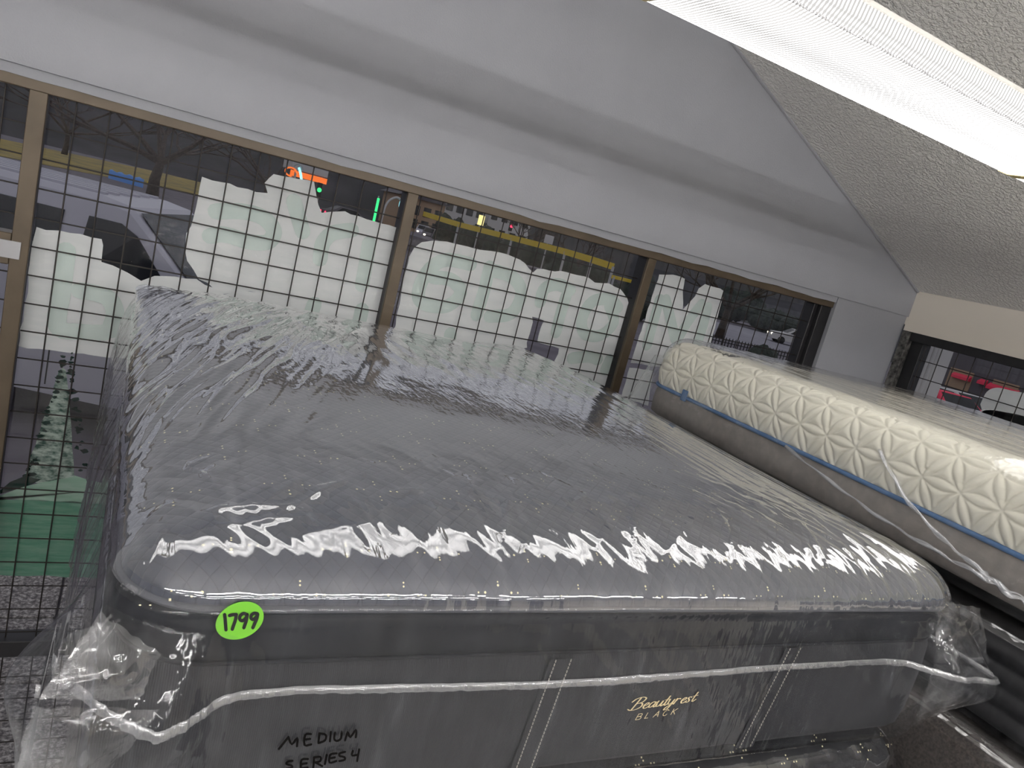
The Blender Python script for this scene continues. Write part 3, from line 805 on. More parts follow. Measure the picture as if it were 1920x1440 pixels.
# ------------------------------------------------------------------ the dark bagged mattress in front
def front_mattress():
    m = Mat1(0.80, 1.80, 0.765, 1.02, 0.10, 1.668, 0.082, 0.24, 0.022, 1.385, tilt=-0.010)
    m.back = 0.078
    root = empty('mattress', (m.cx, m.cy, m.zb))
    tag(root, 'charcoal quilted mattress in a clear bag with a green 1799 sticker', 'mattress', 'bagged mattresses')
    def put(o):
        o.matrix_parent_inverse = Matrix.Translation((0, 0, -m.zb)); return o
    # quilted top
    def qd(x, y): return 0.0016 * pn(x * 9, y * 9, 3)
    P = m.top(180, 230, 0, 0, qd)
    put(obj('quilted_top', P.reshape(-1, 3), grid_faces(180, 230), MAT['quilt'], root, True))
    # piping
    x, y, nx, ny = m.ring(400)
    def ring_tube(name, z, r, off, mat, parent):
        pts = np.stack([x + nx * off, y + ny * off, z + m.tilt * x], -1)
        V = []; k = 8
        for a in range(k):
            an = 2 * math.pi * a / k
            V.append(np.stack([pts[:, 0] + nx * r * math.cos(an), pts[:, 1] + ny * r * math.cos(an), pts[:, 2] + r * math.sin(an)], -1))
        V = np.array(V).transpose(1, 0, 2).reshape(-1, 3); n = len(pts)
        i, a = np.meshgrid(np.arange(n), np.arange(k), indexing='ij')
        A = (i * k + a).ravel(); B = (((i + 1) % n) * k + a).ravel(); C = (((i + 1) % n) * k + (a + 1) % k).ravel(); D = (i * k + (a + 1) % k).ravel()
        return put(obj(name, V, np.stack([A, B, C, D], 1), mat, parent, True))
    ring_tube('piping', m.zs, 0.0045, 0.0, MAT['piping'], root)
    # gusset band and border
    zs1 = [1.668, 1.650, 1.632, 1.612, 1.600]
    P, Fc = m.wall(400, zs1, lambda j, x, y, nx, ny: np.full_like(x, [-.004, .004, .005, .003, -.004][j]))
    put(obj('gusset_band', P, Fc, MAT['navy'], root, True))
    ring_tube('piping', 1.597, 0.003, -0.004, MAT['navy'], root)
    zs2 = [1.598, 1.58, 1.54, 1.49, 1.44, 1.405, 1.392, 1.386]
    P, Fc = m.wall(400, zs2, lambda j, x, y, nx, ny: np.full_like(x, [-.006, .001, .004, .004, .003, -.002, -.012, -.03][j]))
    put(obj('border', P, Fc, MAT['knit'], root, True))
    x, y, nx, ny = m.ring(200)
    put(obj('underside', np.stack([x * .975, y * .975, np.full_like(x, 1.387) + m.tilt * x], -1), [tuple(range(200))], MAT['knit'], root))
    # ribbon handles sewn down the border, each with two stitch rows
    for (pt, pb_) in (((1055, 1240), (985, 1430)), ((1487, 1225), (1397, 1400))):
        Y = -m.hy - 0.006
        ht = onY(pt[0], pt[1], m.cy + Y); hb = onY(pb_[0], pb_[1], m.cy + Y)
        hxp = ht[0] - m.cx; skew = (hb[0] - ht[0]) * 0.198 / (ht[2] - hb[2])
        mb = MB()
        for k in range(12):
            z0 = 1.594 - k * 0.0165; z1 = z0 - 0.0165
            a0 = hxp + skew * k / 12; a1 = hxp + skew * (k + 1) / 12
            mb.add([(a0 - .022, Y, z0), (a0 + .022, Y, z0), (a1 + .022, Y, z1), (a1 - .022, Y, z1)], [(0, 3, 2, 1)])
        h = put(mb.build('ribbon_handle', MAT['knit'], root))
        mb = MB()
        for sx_ in (-0.013, 0.013):
            for k in range(33):
                t = k / 33; z0 = 1.594 - t * 0.198
                a0 = hxp + skew * t + sx_
                mb.box((a0 - .0007, Y - .0016, z0 - .0042), (a0 + .0007, Y - .0004, z0))
        tag(mb.build('stitching', MAT['stitch'], h), kind='stuff')
    # gold thread dots in diamond clusters over the top panel
    rg = random.Random(5); mb = MB()
    def dot(px, py, s=0.0016):
        if abs(px) > m.hx - 0.004 or py < -m.hy + 0.004 or py > m.hy - 0.05: return
        e = 0.003
        zc = float(m.top_z(np.array(px), np.array(py))) + m.tilt * px
        gx = (float(m.top_z(np.array(px + e), np.array(py))) - float(m.top_z(np.array(px - e), np.array(py)))) / (2 * e)
        gy = (float(m.top_z(np.array(px), np.array(py + e))) - float(m.top_z(np.array(px), np.array(py - e)))) / (2 * e)
        N = np.array([-gx, -gy, 1.0]); N /= np.linalg.norm(N)
        U = np.cross([0, 1.0, 0], N); U /= np.linalg.norm(U); W = np.cross(N, U)
        c = np.array([px, py, zc]) + N * 0.0016
        V = [c + U * s, c + W * s, c - U * s, c - W * s, c + N * 0.0008]
        mb.add(V, [(0, 1, 4), (1, 2, 4), (2, 3, 4), (3, 0, 4)])
    row = 0; yy = -m.hy + 0.012
    # rows are counted along the surface: closer in plan on the steep front roll
    rows = [-m.hy + 0.006, -m.hy + 0.05]
    while rows[-1] < m.hy: rows.append(rows[-1] + 0.118)
    for r_, yy in enumerate(rows):
        xx = -m.hx + 0.05 + (0.066 if r_ % 2 else 0)
        while xx < m.hx:
            jx = rg.uniform(-.008, .008); jy = rg.uniform(-.008, .008) * (0.2 if r_ < 2 else 1)
            sc = 0.35 if r_ < 2 else 1.0
            for (a, b) in ((0, .026), (0, .017), (0, -.026), (0, -.017), (-.03, 0), (-.02, 0), (.03, 0), (.02, 0)):
                dot(xx + jx + a, yy + jy + b * sc, 0.0015 if rg.random() < .8 else .0021)
            xx += 0.132
    tag(put(mb.build('gold_stitch_dots', MAT['gold'], root)), kind='stuff')

    # ---- the bag: top sheet
    NU, NV = 460, 520
    cre = [((0.18 - m.cx, 0.86 - m.cy), (0.34 - m.cx, 1.00 - m.cy), .005), ((0.50 - m.cx, 0.83 - m.cy), (0.60 - m.cx, 1.02 - m.cy), .006),
           ((0.74 - m.cx, 0.83 - m.cy), (0.82 - m.cx, 0.98 - m.cy), .006), ((0.78 - m.cx, 0.82 - m.cy), (0.93 - m.cx, 0.93 - m.cy), .004),
           ((0.95 - m.cx, 0.83 - m.cy), (1.03 - m.cx, 0.99 - m.cy), .006), ((1.17 - m.cx, 0.82 - m.cy), (1.23 - m.cx, 0.96 - m.cy), .005),
           ((1.33 - m.cx, 0.84 - m.cy), (1.30 - m.cx, 1.0 - m.cy), .005), ((1.42 - m.cx, 0.86 - m.cy), (1.34 - m.cx, 0.98 - m.cy), .004),
           ((0.14 - m.cx, 0.92 - m.cy), (0.10 - m.cx, 1.05 - m.cy), .006), ((0.12 - m.cx, 0.88 - m.cy), (0.24 - m.cx, 0.9 - m.cy), .006),
           ((1.25 - m.cx, 0.80 - m.cy), (1.28 - m.cx, 0.9 - m.cy), .004)]
    rg2 = random.Random(21)
    for k in range(16):
        px = rg2.uniform(0.06, 0.40); py = rg2.uniform(0.80, 1.02); an = rg2.uniform(0.2, 1.9); L = rg2.uniform(0.04, 0.11)
        cre.append(((px - m.cx, py - m.cy), (px + L * math.cos(an) - m.cx, py + L * math.sin(an) - m.cy), rg2.uniform(.002, .005)))
    for k in range(16):
        px = rg2.uniform(0.42, 1.52); py = rg2.uniform(0.80, 0.97); an = rg2.uniform(0.7, 1.5) if px < 1.2 else rg2.uniform(1.4, 2.3); L = rg2.uniform(0.05, 0.14)
        cre.append(((px - m.cx, py - m.cy), (px + L * math.cos(an) - m.cx, py + L * math.sin(an) - m.cy), rg2.uniform(.0015, .0045)))
    def bd(x, y):
        X = x + m.cx; Y = y + m.cy
        # soft ripples everywhere
        d = 0.0018 * pn(X * 4.2, Y * 3.0, 1) + 0.0006 * pn(X * 14, Y * 7, 2)
        # waves of the front roll
        fr = 1 - sstep(0.95, 1.25, Y)
        d += fr * (0.0045 * pn(X * 4.6, Y * 2.0, 4) + 0.0022 * ridge(X * 9 + Y * 5, Y * 3, 5))
        d += fr * (0.0011 * ridge(X * 26 + Y * 12 + 1.5 * pn(X * 5, Y * 5, 14), Y * 9, 15) + 0.0007 * pn(X * 60 + Y * 20, Y * 30, 16))
        for p, q, a in cre:
            dd, t = seg_dist(x, y, p, q)
            d += a * np.exp(-np.abs(dd) / 0.009) * np.sin(np.pi * (0.12 + 0.8 * t)) - a * 0.5 * np.exp(-(dd / 0.035) ** 2)
        # long pleats along the right edge
        re = sstep(1.02, 1.42, X) * (1 - 0.6 * fr)
        d += re * 0.0017 * ridge(X * 34 + 0.25 * pn(X * 3, Y * 3, 8), Y * 1.7, 6)
        # fan of pleats over the back left corner and the left edge
        bl = (1 - sstep(0.12, 0.62, X - 0.22 * (Y - 1.6))) * sstep(0.95, 1.35, Y)
        s_ = (X - 0.02) * 1.0 - (Y - 1.0) * 0.30 - 0.25 * (X - .02) ** 2; t_ = X * 0.3 + Y
        d += bl * (0.0055 * ridge(s_ * 21 + 0.7 * pn(X * 4, Y * 4, 21), t_ * 2.0, 9) + 0.003 * ridge(s_ * 44, t_ * 3.5, 10))
        # crinkles where the film mirrors the windows
        bk = sstep(1.75, 2.35, Y)
        d += bk * (0.0011 * ridge(X * 13 + 1.2 * pn(X * 3, Y * 3, 31), Y * 5, 11) + 0.0004 * pn(X * 38, Y * 24, 12))
        md = sstep(1.5, 1.75, Y) * (1 - sstep(1.95, 2.3, Y))
        d += md * 0.0014 * ridge(X * 15, Y * 3.2, 13)
        return d + 0.004
    P = m.top(NU, NV, 0.004, 0.004, bd)
    bag = empty('plastic_bag', (0, 0, 0), 0, root)
    bag.matrix_parent_inverse = Matrix.Identity(4)
    tag(bag, 'clear wrinkled plastic bag over the charcoal mattress')
    put(obj('bag_top_sheet', P.reshape(-1, 3), grid_faces(NU, NV), MAT['bag_top'], bag, True))
    # ---- skirt
    n = 1800
    zr = np.concatenate([[1.679, 1.675, 1.671, 1.666, 1.661], np.linspace(1.654, 1.385, 46), [1.38, 1.378]])
    def so(j, x, y, nx, ny):
        z = zr[j]; X = x + m.cx; Y = y + m.cy
        dn = np.clip((1.668 - z) / 0.285, 0, 1)
        o = np.full_like(x, 0.011)
        if j < 5: o = o + [-0.007, -0.0035, -0.001, -0.001, -0.002][j]
        else: o = o - 0.004 - 0.002 * np.clip(-ny, 0, 1)
        # front: gentle slanted pleats
        front = np.clip(-ny, 0, 1); left = np.clip(-nx, 0, 1); right = np.clip(nx, 0, 1)
        tt = X * front + Y * (left + right)
        o += front * sstep(0, .12, dn) * (0.0028 * (1 + ridge(tt * 14 + z * 18, z * 6, 41)) * (0.5 + 0.9 * np.abs(pn(tt * 2, z * 2, 43))) + 0.0013 * pn(tt * 40 + z * 36, z * 12, 42))
        # left side hangs loose with long folds
        o += left * (0.02 * sstep(0, .4, dn) + sstep(0, .15, dn) * (0.016 * dn * (1 + ridge(Y * 7 - z * 3, z * 2, 44)) + 0.004 * ridge(Y * 26 - z * 8, z * 5, 45)))
        o += right * (0.012 * dn + 0.006 * dn * ridge(Y * 9, z * 4, 46))
        # loose corners flare out, most near the height of the heat seal
        def flare(cx_, cy_, amp, wid, zc, zw):
            dd = np.hypot(X - cx_, Y - cy_)
            return amp * np.exp(-(dd / wid) ** 2) * np.exp(-((z - zc) / zw) ** 2)
        o += flare(0.045, 0.79, 0.085, 0.10, 1.545, 0.085) * (1 + 0.25 * pn(X * 30 + Y * 30, z * 10, 47))
        o += flare(1.555, 0.79, 0.13, 0.10, 1.545, 0.095) * (1 + 0.25 * pn(X * 30 + Y * 30, z * 10, 48))
        o += flare(0.045, 0.79, 0.03, 0.10, 1.42, 0.06)
        if j >= 51: o = o - 0.02 * (j - 50)
        return o
    P, Fc = m.wall(n, zr, so)
    put(obj('bag_skirt', P, Fc, MAT['bag_side'], bag, True))
    # ---- heat seal fin across the front
    rows_n = 700
    V = []
    xs = np.linspace(-0.105, 1.675, rows_n)
    P3 = P.reshape(len(zr), n, 3)
    seal = [(62, 1318), (150, 1324), (290, 1326), (340, 1320), (420, 1303), (520, 1306), (700, 1303), (1000, 1295), (1190, 1283), (1400, 1266), (1600, 1252), (1752, 1241), (1858, 1250)]
    sp = np.array([onY(px, py - 5, m.cy - m.hy - (0.05 if px < 200 or px > 1800 else 0.02)) for px, py in seal])
    xs = np.linspace(sp[0, 0], sp[-1, 0], rows_n)
    for i, X in enumerate(xs):
        zc = float(np.interp(X, sp[:, 0], sp[:, 2])) + 0.0012 * float(pn(X * 9, .2, 53))
        # follow the skirt: nearest skirt point at that height
        row_i = int(np.argmin(np.abs(zr - zc)))
        rowp = P3[row_i]
        cand = rowp[rowp[:, 1] < -m.hy + 0.16]
        k = int(np.argmin(np.abs(cand[:, 0] + m.cx - X)))
        Yb = cand[k, 1] - 0.002 if -0.02 < X < 1.60 else -m.hy - 0.03
        wdt = 0.010 + 0.005 * float(pn(X * 6, 0.3, 51)) + 0.006 * float(sstep(0.1, -0.05, np.array(X))) + 0.003 * float(pn(X * 90, 0.9, 52)) + 0.002 * float(pn(X * 35, 0.4, 54))
        wdt *= 0.68
        if X > 1.58: wdt *= max(0.05, (sp[-1, 0] - X) / (sp[-1, 0] - 1.58))
        V.append((X - m.cx, Yb, float(zc) + 0.003)); V.append((X - m.cx, Yb - 0.006, float(zc) - wdt * 0.45)); V.append((X - m.cx, Yb - 0.004, float(zc) - wdt))
    Fc = []
    for i in range(rows_n - 1):
        a = i * 3
        Fc += [(a, a + 1, a + 4, a + 3), (a + 1, a + 2, a + 5, a + 4)]
    put(obj('heat_seal', V, Fc, MAT['bag_fin'], bag, True))
    # ---- loose milky folds of film at the two front corners
    def flap(c4, seed, bulge=0.012):
        q = [onY(px, py, YY) for px, py, YY in c4]
        nn = 26; V = []
        for i in range(nn):
            for j in range(nn):
                a_, b_ = i / (nn - 1), j / (nn - 1)
                p = (q[0] * (1 - a_) + q[1] * a_) * (1 - b_) + (q[3] * (1 - a_) + q[2] * a_) * b_
                w_ = math.sin(math.pi * a_) * math.sin(math.pi * b_)
                p = p + np.array([0.3, -1, 0]) * (bulge * w_ + 0.004 * float(pn(a_ * 5 + b_ * 2, b_ * 3, seed)))
                p = p + np.array([0.004 * float(pn(b_ * 6, a_ * 6, seed + 1)), 0, 0.004 * float(pn(a_ * 6, b_ * 5, seed + 2))])
                V.append(p)
        o = obj('loose_fold', V, grid_faces(nn, nn), MAT['bag_flap'], bag, True)
        o.matrix_parent_inverse = Matrix.Translation((-m.cx, -m.cy, -m.zb)); return o
    flap([(190, 1150, .765), (300, 1225, .755), (262, 1312, .745), (72, 1312, .715)], 61)
    flap([(118, 1195, .76), (195, 1165, .76), (262, 1312, .75), (84, 1308, .72)], 64, 0.02)
    flap([(62, 1325, .715), (300, 1328, .745), (190, 1470, .74), (18, 1470, .715)], 67)
    flap([(1760, 1125, .77), (1838, 1140, .76), (1856, 1244, .735), (1752, 1243, .755)], 70)
    flap([(1752, 1246, .755), (1858, 1252, .735), (1818, 1312, .745), (1712, 1362, .765)], 73)
    # ---- price sticker and handwriting on the front of the bag
    ysk = m.cy - m.hy - 0.0135
    c = onY(450, 1164, ysk)
    st = empty('price_sticker', (0, 0, 0), 0, root); st.matrix_parent_inverse = Matrix.Translation((-m.cx, -m.cy, -m.zb))
    tag(st, 'round lime green sticker marked 1799 in black')
    poly = [(0.0255 * math.cos(a) * 1.0, 0.0232 * math.sin(a)) for a in np.linspace(0, 2 * math.pi, 49)[:-1]]
    ct, sn = math.cos(0.45), math.sin(0.45)
    poly = [(x * ct - y * sn, x * sn + y * ct) for x, y in poly]
    MB().prism(poly, (c[0], ysk, c[2]), (1, 0, 0), (0, 0, 1), (0, 0.0006, 0)).build('sticker_disc', MAT['sticker'], st)
    def d8(*P): return [((x - 850) / 1920 * 160, -(y - 650) / 1440 * 120) for x, y in P]
    # pixel offsets from the sticker centre to metres on its plane
    pa = onY(451, 1164, ysk) - c; pb = onY(450, 1163, ysk) - c
    def place(a, b): return c + pa * a + pb * b + np.array([0, -0.0003, 0])
    digits = [d8((508, 505), (520, 640), (535, 845)), d8((615, 525), (690, 505), (765, 500)), d8((765, 500), (745, 620), (705, 740), (675, 830)),
              d8((1000, 500), (930, 475), (860, 520), (840, 590), (880, 635), (950, 610), (1000, 540), (1010, 500)), d8((1010, 500), (990, 640), (960, 730), (935, 800)),
              d8((1240, 480), (1170, 470), (1110, 510), (1095, 570), (1130, 605), (1190, 580), (1240, 510), (1250, 500)), d8((1250, 490), (1230, 590), (1180, 710), (1140, 800))]
    strokes_mesh(digits, 6.3, place, 5, 0.0004).build('handwritten_number', MAT['ink'], st)
    def z6b(*P): return [(440 + x * .29167 - 600, -(1080 + y * .29167 - 1390)) for x, y in P]
    yw = m.cy - m.hy - 0.0125; c2 = onY(600, 1390, yw); qa = onY(601, 1390, yw) - c2; qb = onY(600, 1389, yw) - c2
    def place2(a, b): return c2 + qa * a + qb * b
    med = [z6b((290, 1110), (350, 1035)), z6b((350, 1035), (370, 1080), (405, 1040), (402, 1092)), z6b((490, 1015), (455, 1020), (450, 1085), (492, 1080)), z6b((452, 1050), (485, 1045)),
           z6b((545, 1010), (538, 1070)), z6b((545, 1010), (585, 1020), (580, 1055), (538, 1072)), z6b((618, 1000), (612, 1060)), z6b((645, 1005), (640, 1045), (660, 1058), (685, 1040), (688, 1000)),
           z6b((712, 1055), (730, 1000), (745, 1035), (785, 985), (783, 1035))]
    ser = [z6b((372, 1185), (345, 1190), (335, 1205), (365, 1215), (370, 1228), (335, 1235)), z6b((470, 1175), (430, 1180), (425, 1235)), z6b((428, 1208), (462, 1202)), z6b((425, 1236), (468, 1230)),
           z6b((510, 1165), (505, 1232)), z6b((510, 1165), (550, 1162), (548, 1190), (508, 1198)), z6b((520, 1198), (562, 1222)), z6b((592, 1150), (580, 1210)), z6b((655, 1140), (615, 1148), (610, 1200), (655, 1190)), z6b((612, 1172), (645, 1166)),
           z6b((712, 1130), (680, 1138), (675, 1155), (708, 1165), (710, 1182), (675, 1190)), z6b((765, 1125), (760, 1155), (800, 1150)), z6b((808, 1115), (802, 1150), (795, 1192))]
    t = strokes_mesh(med + ser, 4.2, place2, 3, 0.0003).build('marker_writing', MAT['ink_brown'], bag)
    t.matrix_parent_inverse = Matrix.Translation((-m.cx, -m.cy, -m.zb))
    # ---- embroidered gold lettering on the border, under the film
    B = {'B': [[(.62, 2.05), (.45, 1.2), (.2, 0)], [(-.25, 1.5), (.1, 2.0), (.8, 2.2), (1.3, 1.9), (1.1, 1.3), (.5, 1.08)], [(.6, 1.1), (1.15, 1.0), (1.25, .45), (.8, .02), (.1, -.05), (-.3, .2)]],
         'e': [[(.05, .42), (.45, .58), (.6, .85), (.4, 1), (.12, .65), (.15, .15), (.4, 0), (.8, .35)]],
         'a': [[(.65, .85), (.4, 1), (.08, .6), (.1, .1), (.35, .05), (.62, .5), (.72, .98), (.62, .3), (.75, 0), (1.02, .35)]],
         'u': [[(.02, 1), (-.05, .3), (.12, 0), (.4, .15), (.62, .98), (.55, .3), (.68, 0), (.95, .35)]],
         't': [[(.3, 1.7), (.12, .4), (.25, 0), (.55, .35)], [(-.12, 1.05), (.55, 1.12)]],
         'y': [[(.02, 1), (.02, .3), (.2, .08), (.48, .35), (.62, .98), (.5, 0), (.25, -.8), (-.1, -.85), (.05, -.35), (.85, .35)]],
         'r': [[(.14, 1.0), (.08, .5), (.0, 0)], [(.06, .45), (.25, .92), (.45, 1.0), (.58, .85)]],
         's': [[(.52, .86), (.32, 1.0), (.12, .8), (.3, .5), (.4, .2), (.2, 0), (-.02, .12)]]}
    adv = {'B': 1.45, 'e': .78, 'a': .98, 'u': .92, 't': .55, 'y': .82, 'r': .78, 's': .72}
    yb = m.cy - m.hy - 0.0056
    p0 = onY(1180, 1331, yb); p1 = onY(1302, 1314, yb)
    tot = sum(adv[k] for k in 'Beautyrest')
    ux = (p1 - p0) / tot; vz = np.array([0.0022, 0, 0.0072]) * 1.35
    cur = 0; st_ = []
    for ch in 'Beautyrest':
        for s_ in B[ch]: st_.append([(cur + a, b) for a, b in s_])
        cur += adv[ch]
    def place3(a, b): return p0 + ux * a + vz * b
    def wf(t, u): return 0.55 + 0.75 * abs(t[1])
    t = strokes_mesh(st_, 0.155, place3, 6, 0.0006, wfun=wf).build('embroidered_name', MAT['gold_letter'], root)
    t.matrix_parent_inverse = Matrix.Translation((-m.cx, -m.cy, -m.zb))
    q0 = onY(1191, 1349, yb); q1 = onY(1266, 1338, yb)
    CAP = {'B': [[(0, 0), (0, 1)], [(0, 1), (.5, .98), (.55, .6), (0, .52)], [(0, .52), (.6, .45), (.6, .03), (0, 0)]], 'L': [[(0, 1), (0, 0)], [(0, 0), (.5, 0)]],
           'A': [[(-.05, 0), (.35, 1)], [(.35, 1), (.65, 0)], [(.1, .35), (.53, .35)]], 'C': [[(.65, .85), (.35, 1.02), (.02, .6), (.1, .1), (.4, -.02), (.65, .2)]],
           'K': [[(0, 0), (0, 1)], [(.6, 1), (0, .45)], [(.15, .55), (.6, 0)]]}
    st_ = []
    for i, ch in enumerate('BLACK'):
        for s_ in CAP[ch]: st_.append([(i * 1.35 + a + .25 * b, b) for a, b in s_])
    ux2 = (q1 - q0) / (4 * 1.35 + .75); vz2 = np.array([0.0, 0, 0.0100])
    def place4(a, b): return q0 + ux2 * a + vz2 * b
    t = strokes_mesh(st_, 0.11, place4, 4, 0.0006).build('embroidered_subtitle', MAT['gold_letter'], root)
    t.matrix_parent_inverse = Matrix.Translation((-m.cx, -m.cy, -m.zb))
    return root
front_mattress()

# ------------------------------------------------------------------ mattresses lower in the front stack
def lower_mattress(cx, cy, hx, hy, zs, zb, label, bagged=True, nm='mattress', H=0.05, gold=False):
    m = Mat1(cx, cy, hx, hy, 0.09, zs, H, 0.16, 0.0, zb)
    root = empty(nm, (cx, cy, zb)); tag(root, label, 'mattress', 'bagged mattresses')
    def put(o):
        o.matrix_parent_inverse = Matrix.Translation((0, 0, -zb)); return o
    P = m.top(70, 80, 0, 0, lambda x, y: 0.003 * pn(x * 9, y * 9, 3))
    put(obj('quilted_top', P.reshape(-1, 3), grid_faces(70, 80), MAT['knit'], root, True))
    h = zs - zb
    zz = [zs, zs - .03 * h / .3, zs - .5 * h, zb + .03, zb + .004, zb]
    P, Fc = m.wall(160, zz, lambda j, x, y, nx, ny: np.full_like(x, [-.004, .004, .005, .003, -.004, -.03][j]))
    put(obj('border', P, Fc, MAT['knit'], root, True))
    x, y, nx, ny = m.ring(160)
    put(obj('underside', np.stack([x * .975, y * .975, np.full_like(x, zb + .001)], -1), [tuple(range(160))], MAT['knit'], root))
    if gold:
        mb = MB(); rg = random.Random(9)
        for k in range(14):
            X = -hx + .08 + k * .11
            for (a, b) in ((0, .012), (0, .006), (-.02, 0), (-.013, 0), (.02, 0), (.013, 0), (0, -.012)):
                px = X + a; py = -hy + 0.018 + (0.03 if k % 2 else 0) + b
                z = float(m.top_z(np.array(px), np.array(py)))
                mb.add([(px - .0016, py - .0012, z + .001), (px + .0016, py - .0012, z + .001), (px + .0016, py + .0008, z + .003), (px - .0016, py + .0008, z + .003)], [(0, 1, 2, 3)])
        tag(put(mb.build('gold_stitch_dots', MAT['gold'], root)), kind='stuff')
    if bagged:
        P = m.top(200, 160, 0.006, 0.006, lambda x, y: 0.003 + 0.004 * ridge(x * 14 + y * 4, y * 8, 61) * 0.6 + 0.002 * pn(x * 30, y * 20, 62))
        bag = put(obj('plastic_bag', P.reshape(-1, 3), grid_faces(200, 160), MAT['bag_top'], root, True))
        zr = np.linspace(zs, zb, 24)
        def so(j, x, y, nx, ny):
            z = zr[j]; dn = (zs - z) / h
            tt = x * abs(ny) + y * abs(nx)
            dd = np.hypot(x - hx, y + hy)
            return 0.012 + 0.006 * dn * (1 + ridge(tt * 13 + z * 8, z * 6, 63)) + 0.07 * np.exp(-(dd / .1) ** 2) * np.exp(-((dn - .35) / .3) ** 2)
        P, Fc = m.wall(800, zr, so)
        obj('bag_skirt', P, Fc, MAT['bag_side'], bag, True)
    return root
lower_mattress(0.80, 1.79, 0.765, 1.02, 1.308, 1.02, 'dark bagged mattress directly under the one with the sticker', gold=True)
lower_mattress(0.80, 1.80, 0.765, 1.02, 0.962, 0.66, 'dark unbagged mattress third from the top of the front stack', False)
lower_mattress(0.80, 1.80, 0.765, 1.02, 0.602, 0.28, 'dark unbagged mattress fourth from the top of the front stack', False)
lower_mattress(0.80, 1.80, 0.765, 1.02, 0.222, -0.10, 'dark unbagged mattress fifth from the top of the front stack', False)
lower_mattress(0.80, 1.80, 0.765, 1.02, -0.158, FZ, 'dark unbagged mattress at the bottom of the front stack', False)

# ------------------------------------------------------------------ the white mattress on the right
def flower(u, v, Rr):
    """overlapping-circles quilting: depth of the grooves at (u, v)"""
    dmin = np.full(u.shape, 9.0)
    h = Rr * math.sqrt(3) / 2
    j0 = np.floor(v / h).astype(int)
    for dj in range(-2, 4):
        j = j0 + dj; offs = np.where(j % 2 == 0, 0.0, Rr / 2)
        i0 = np.floor((u - offs) / Rr).astype(int)
        for di in range(-2, 4):
            cx = (i0 + di) * Rr + offs; cy = j * h
            dmin = np.minimum(dmin, np.abs(np.hypot(u - cx, v - cy) - Rr))
    return dmin

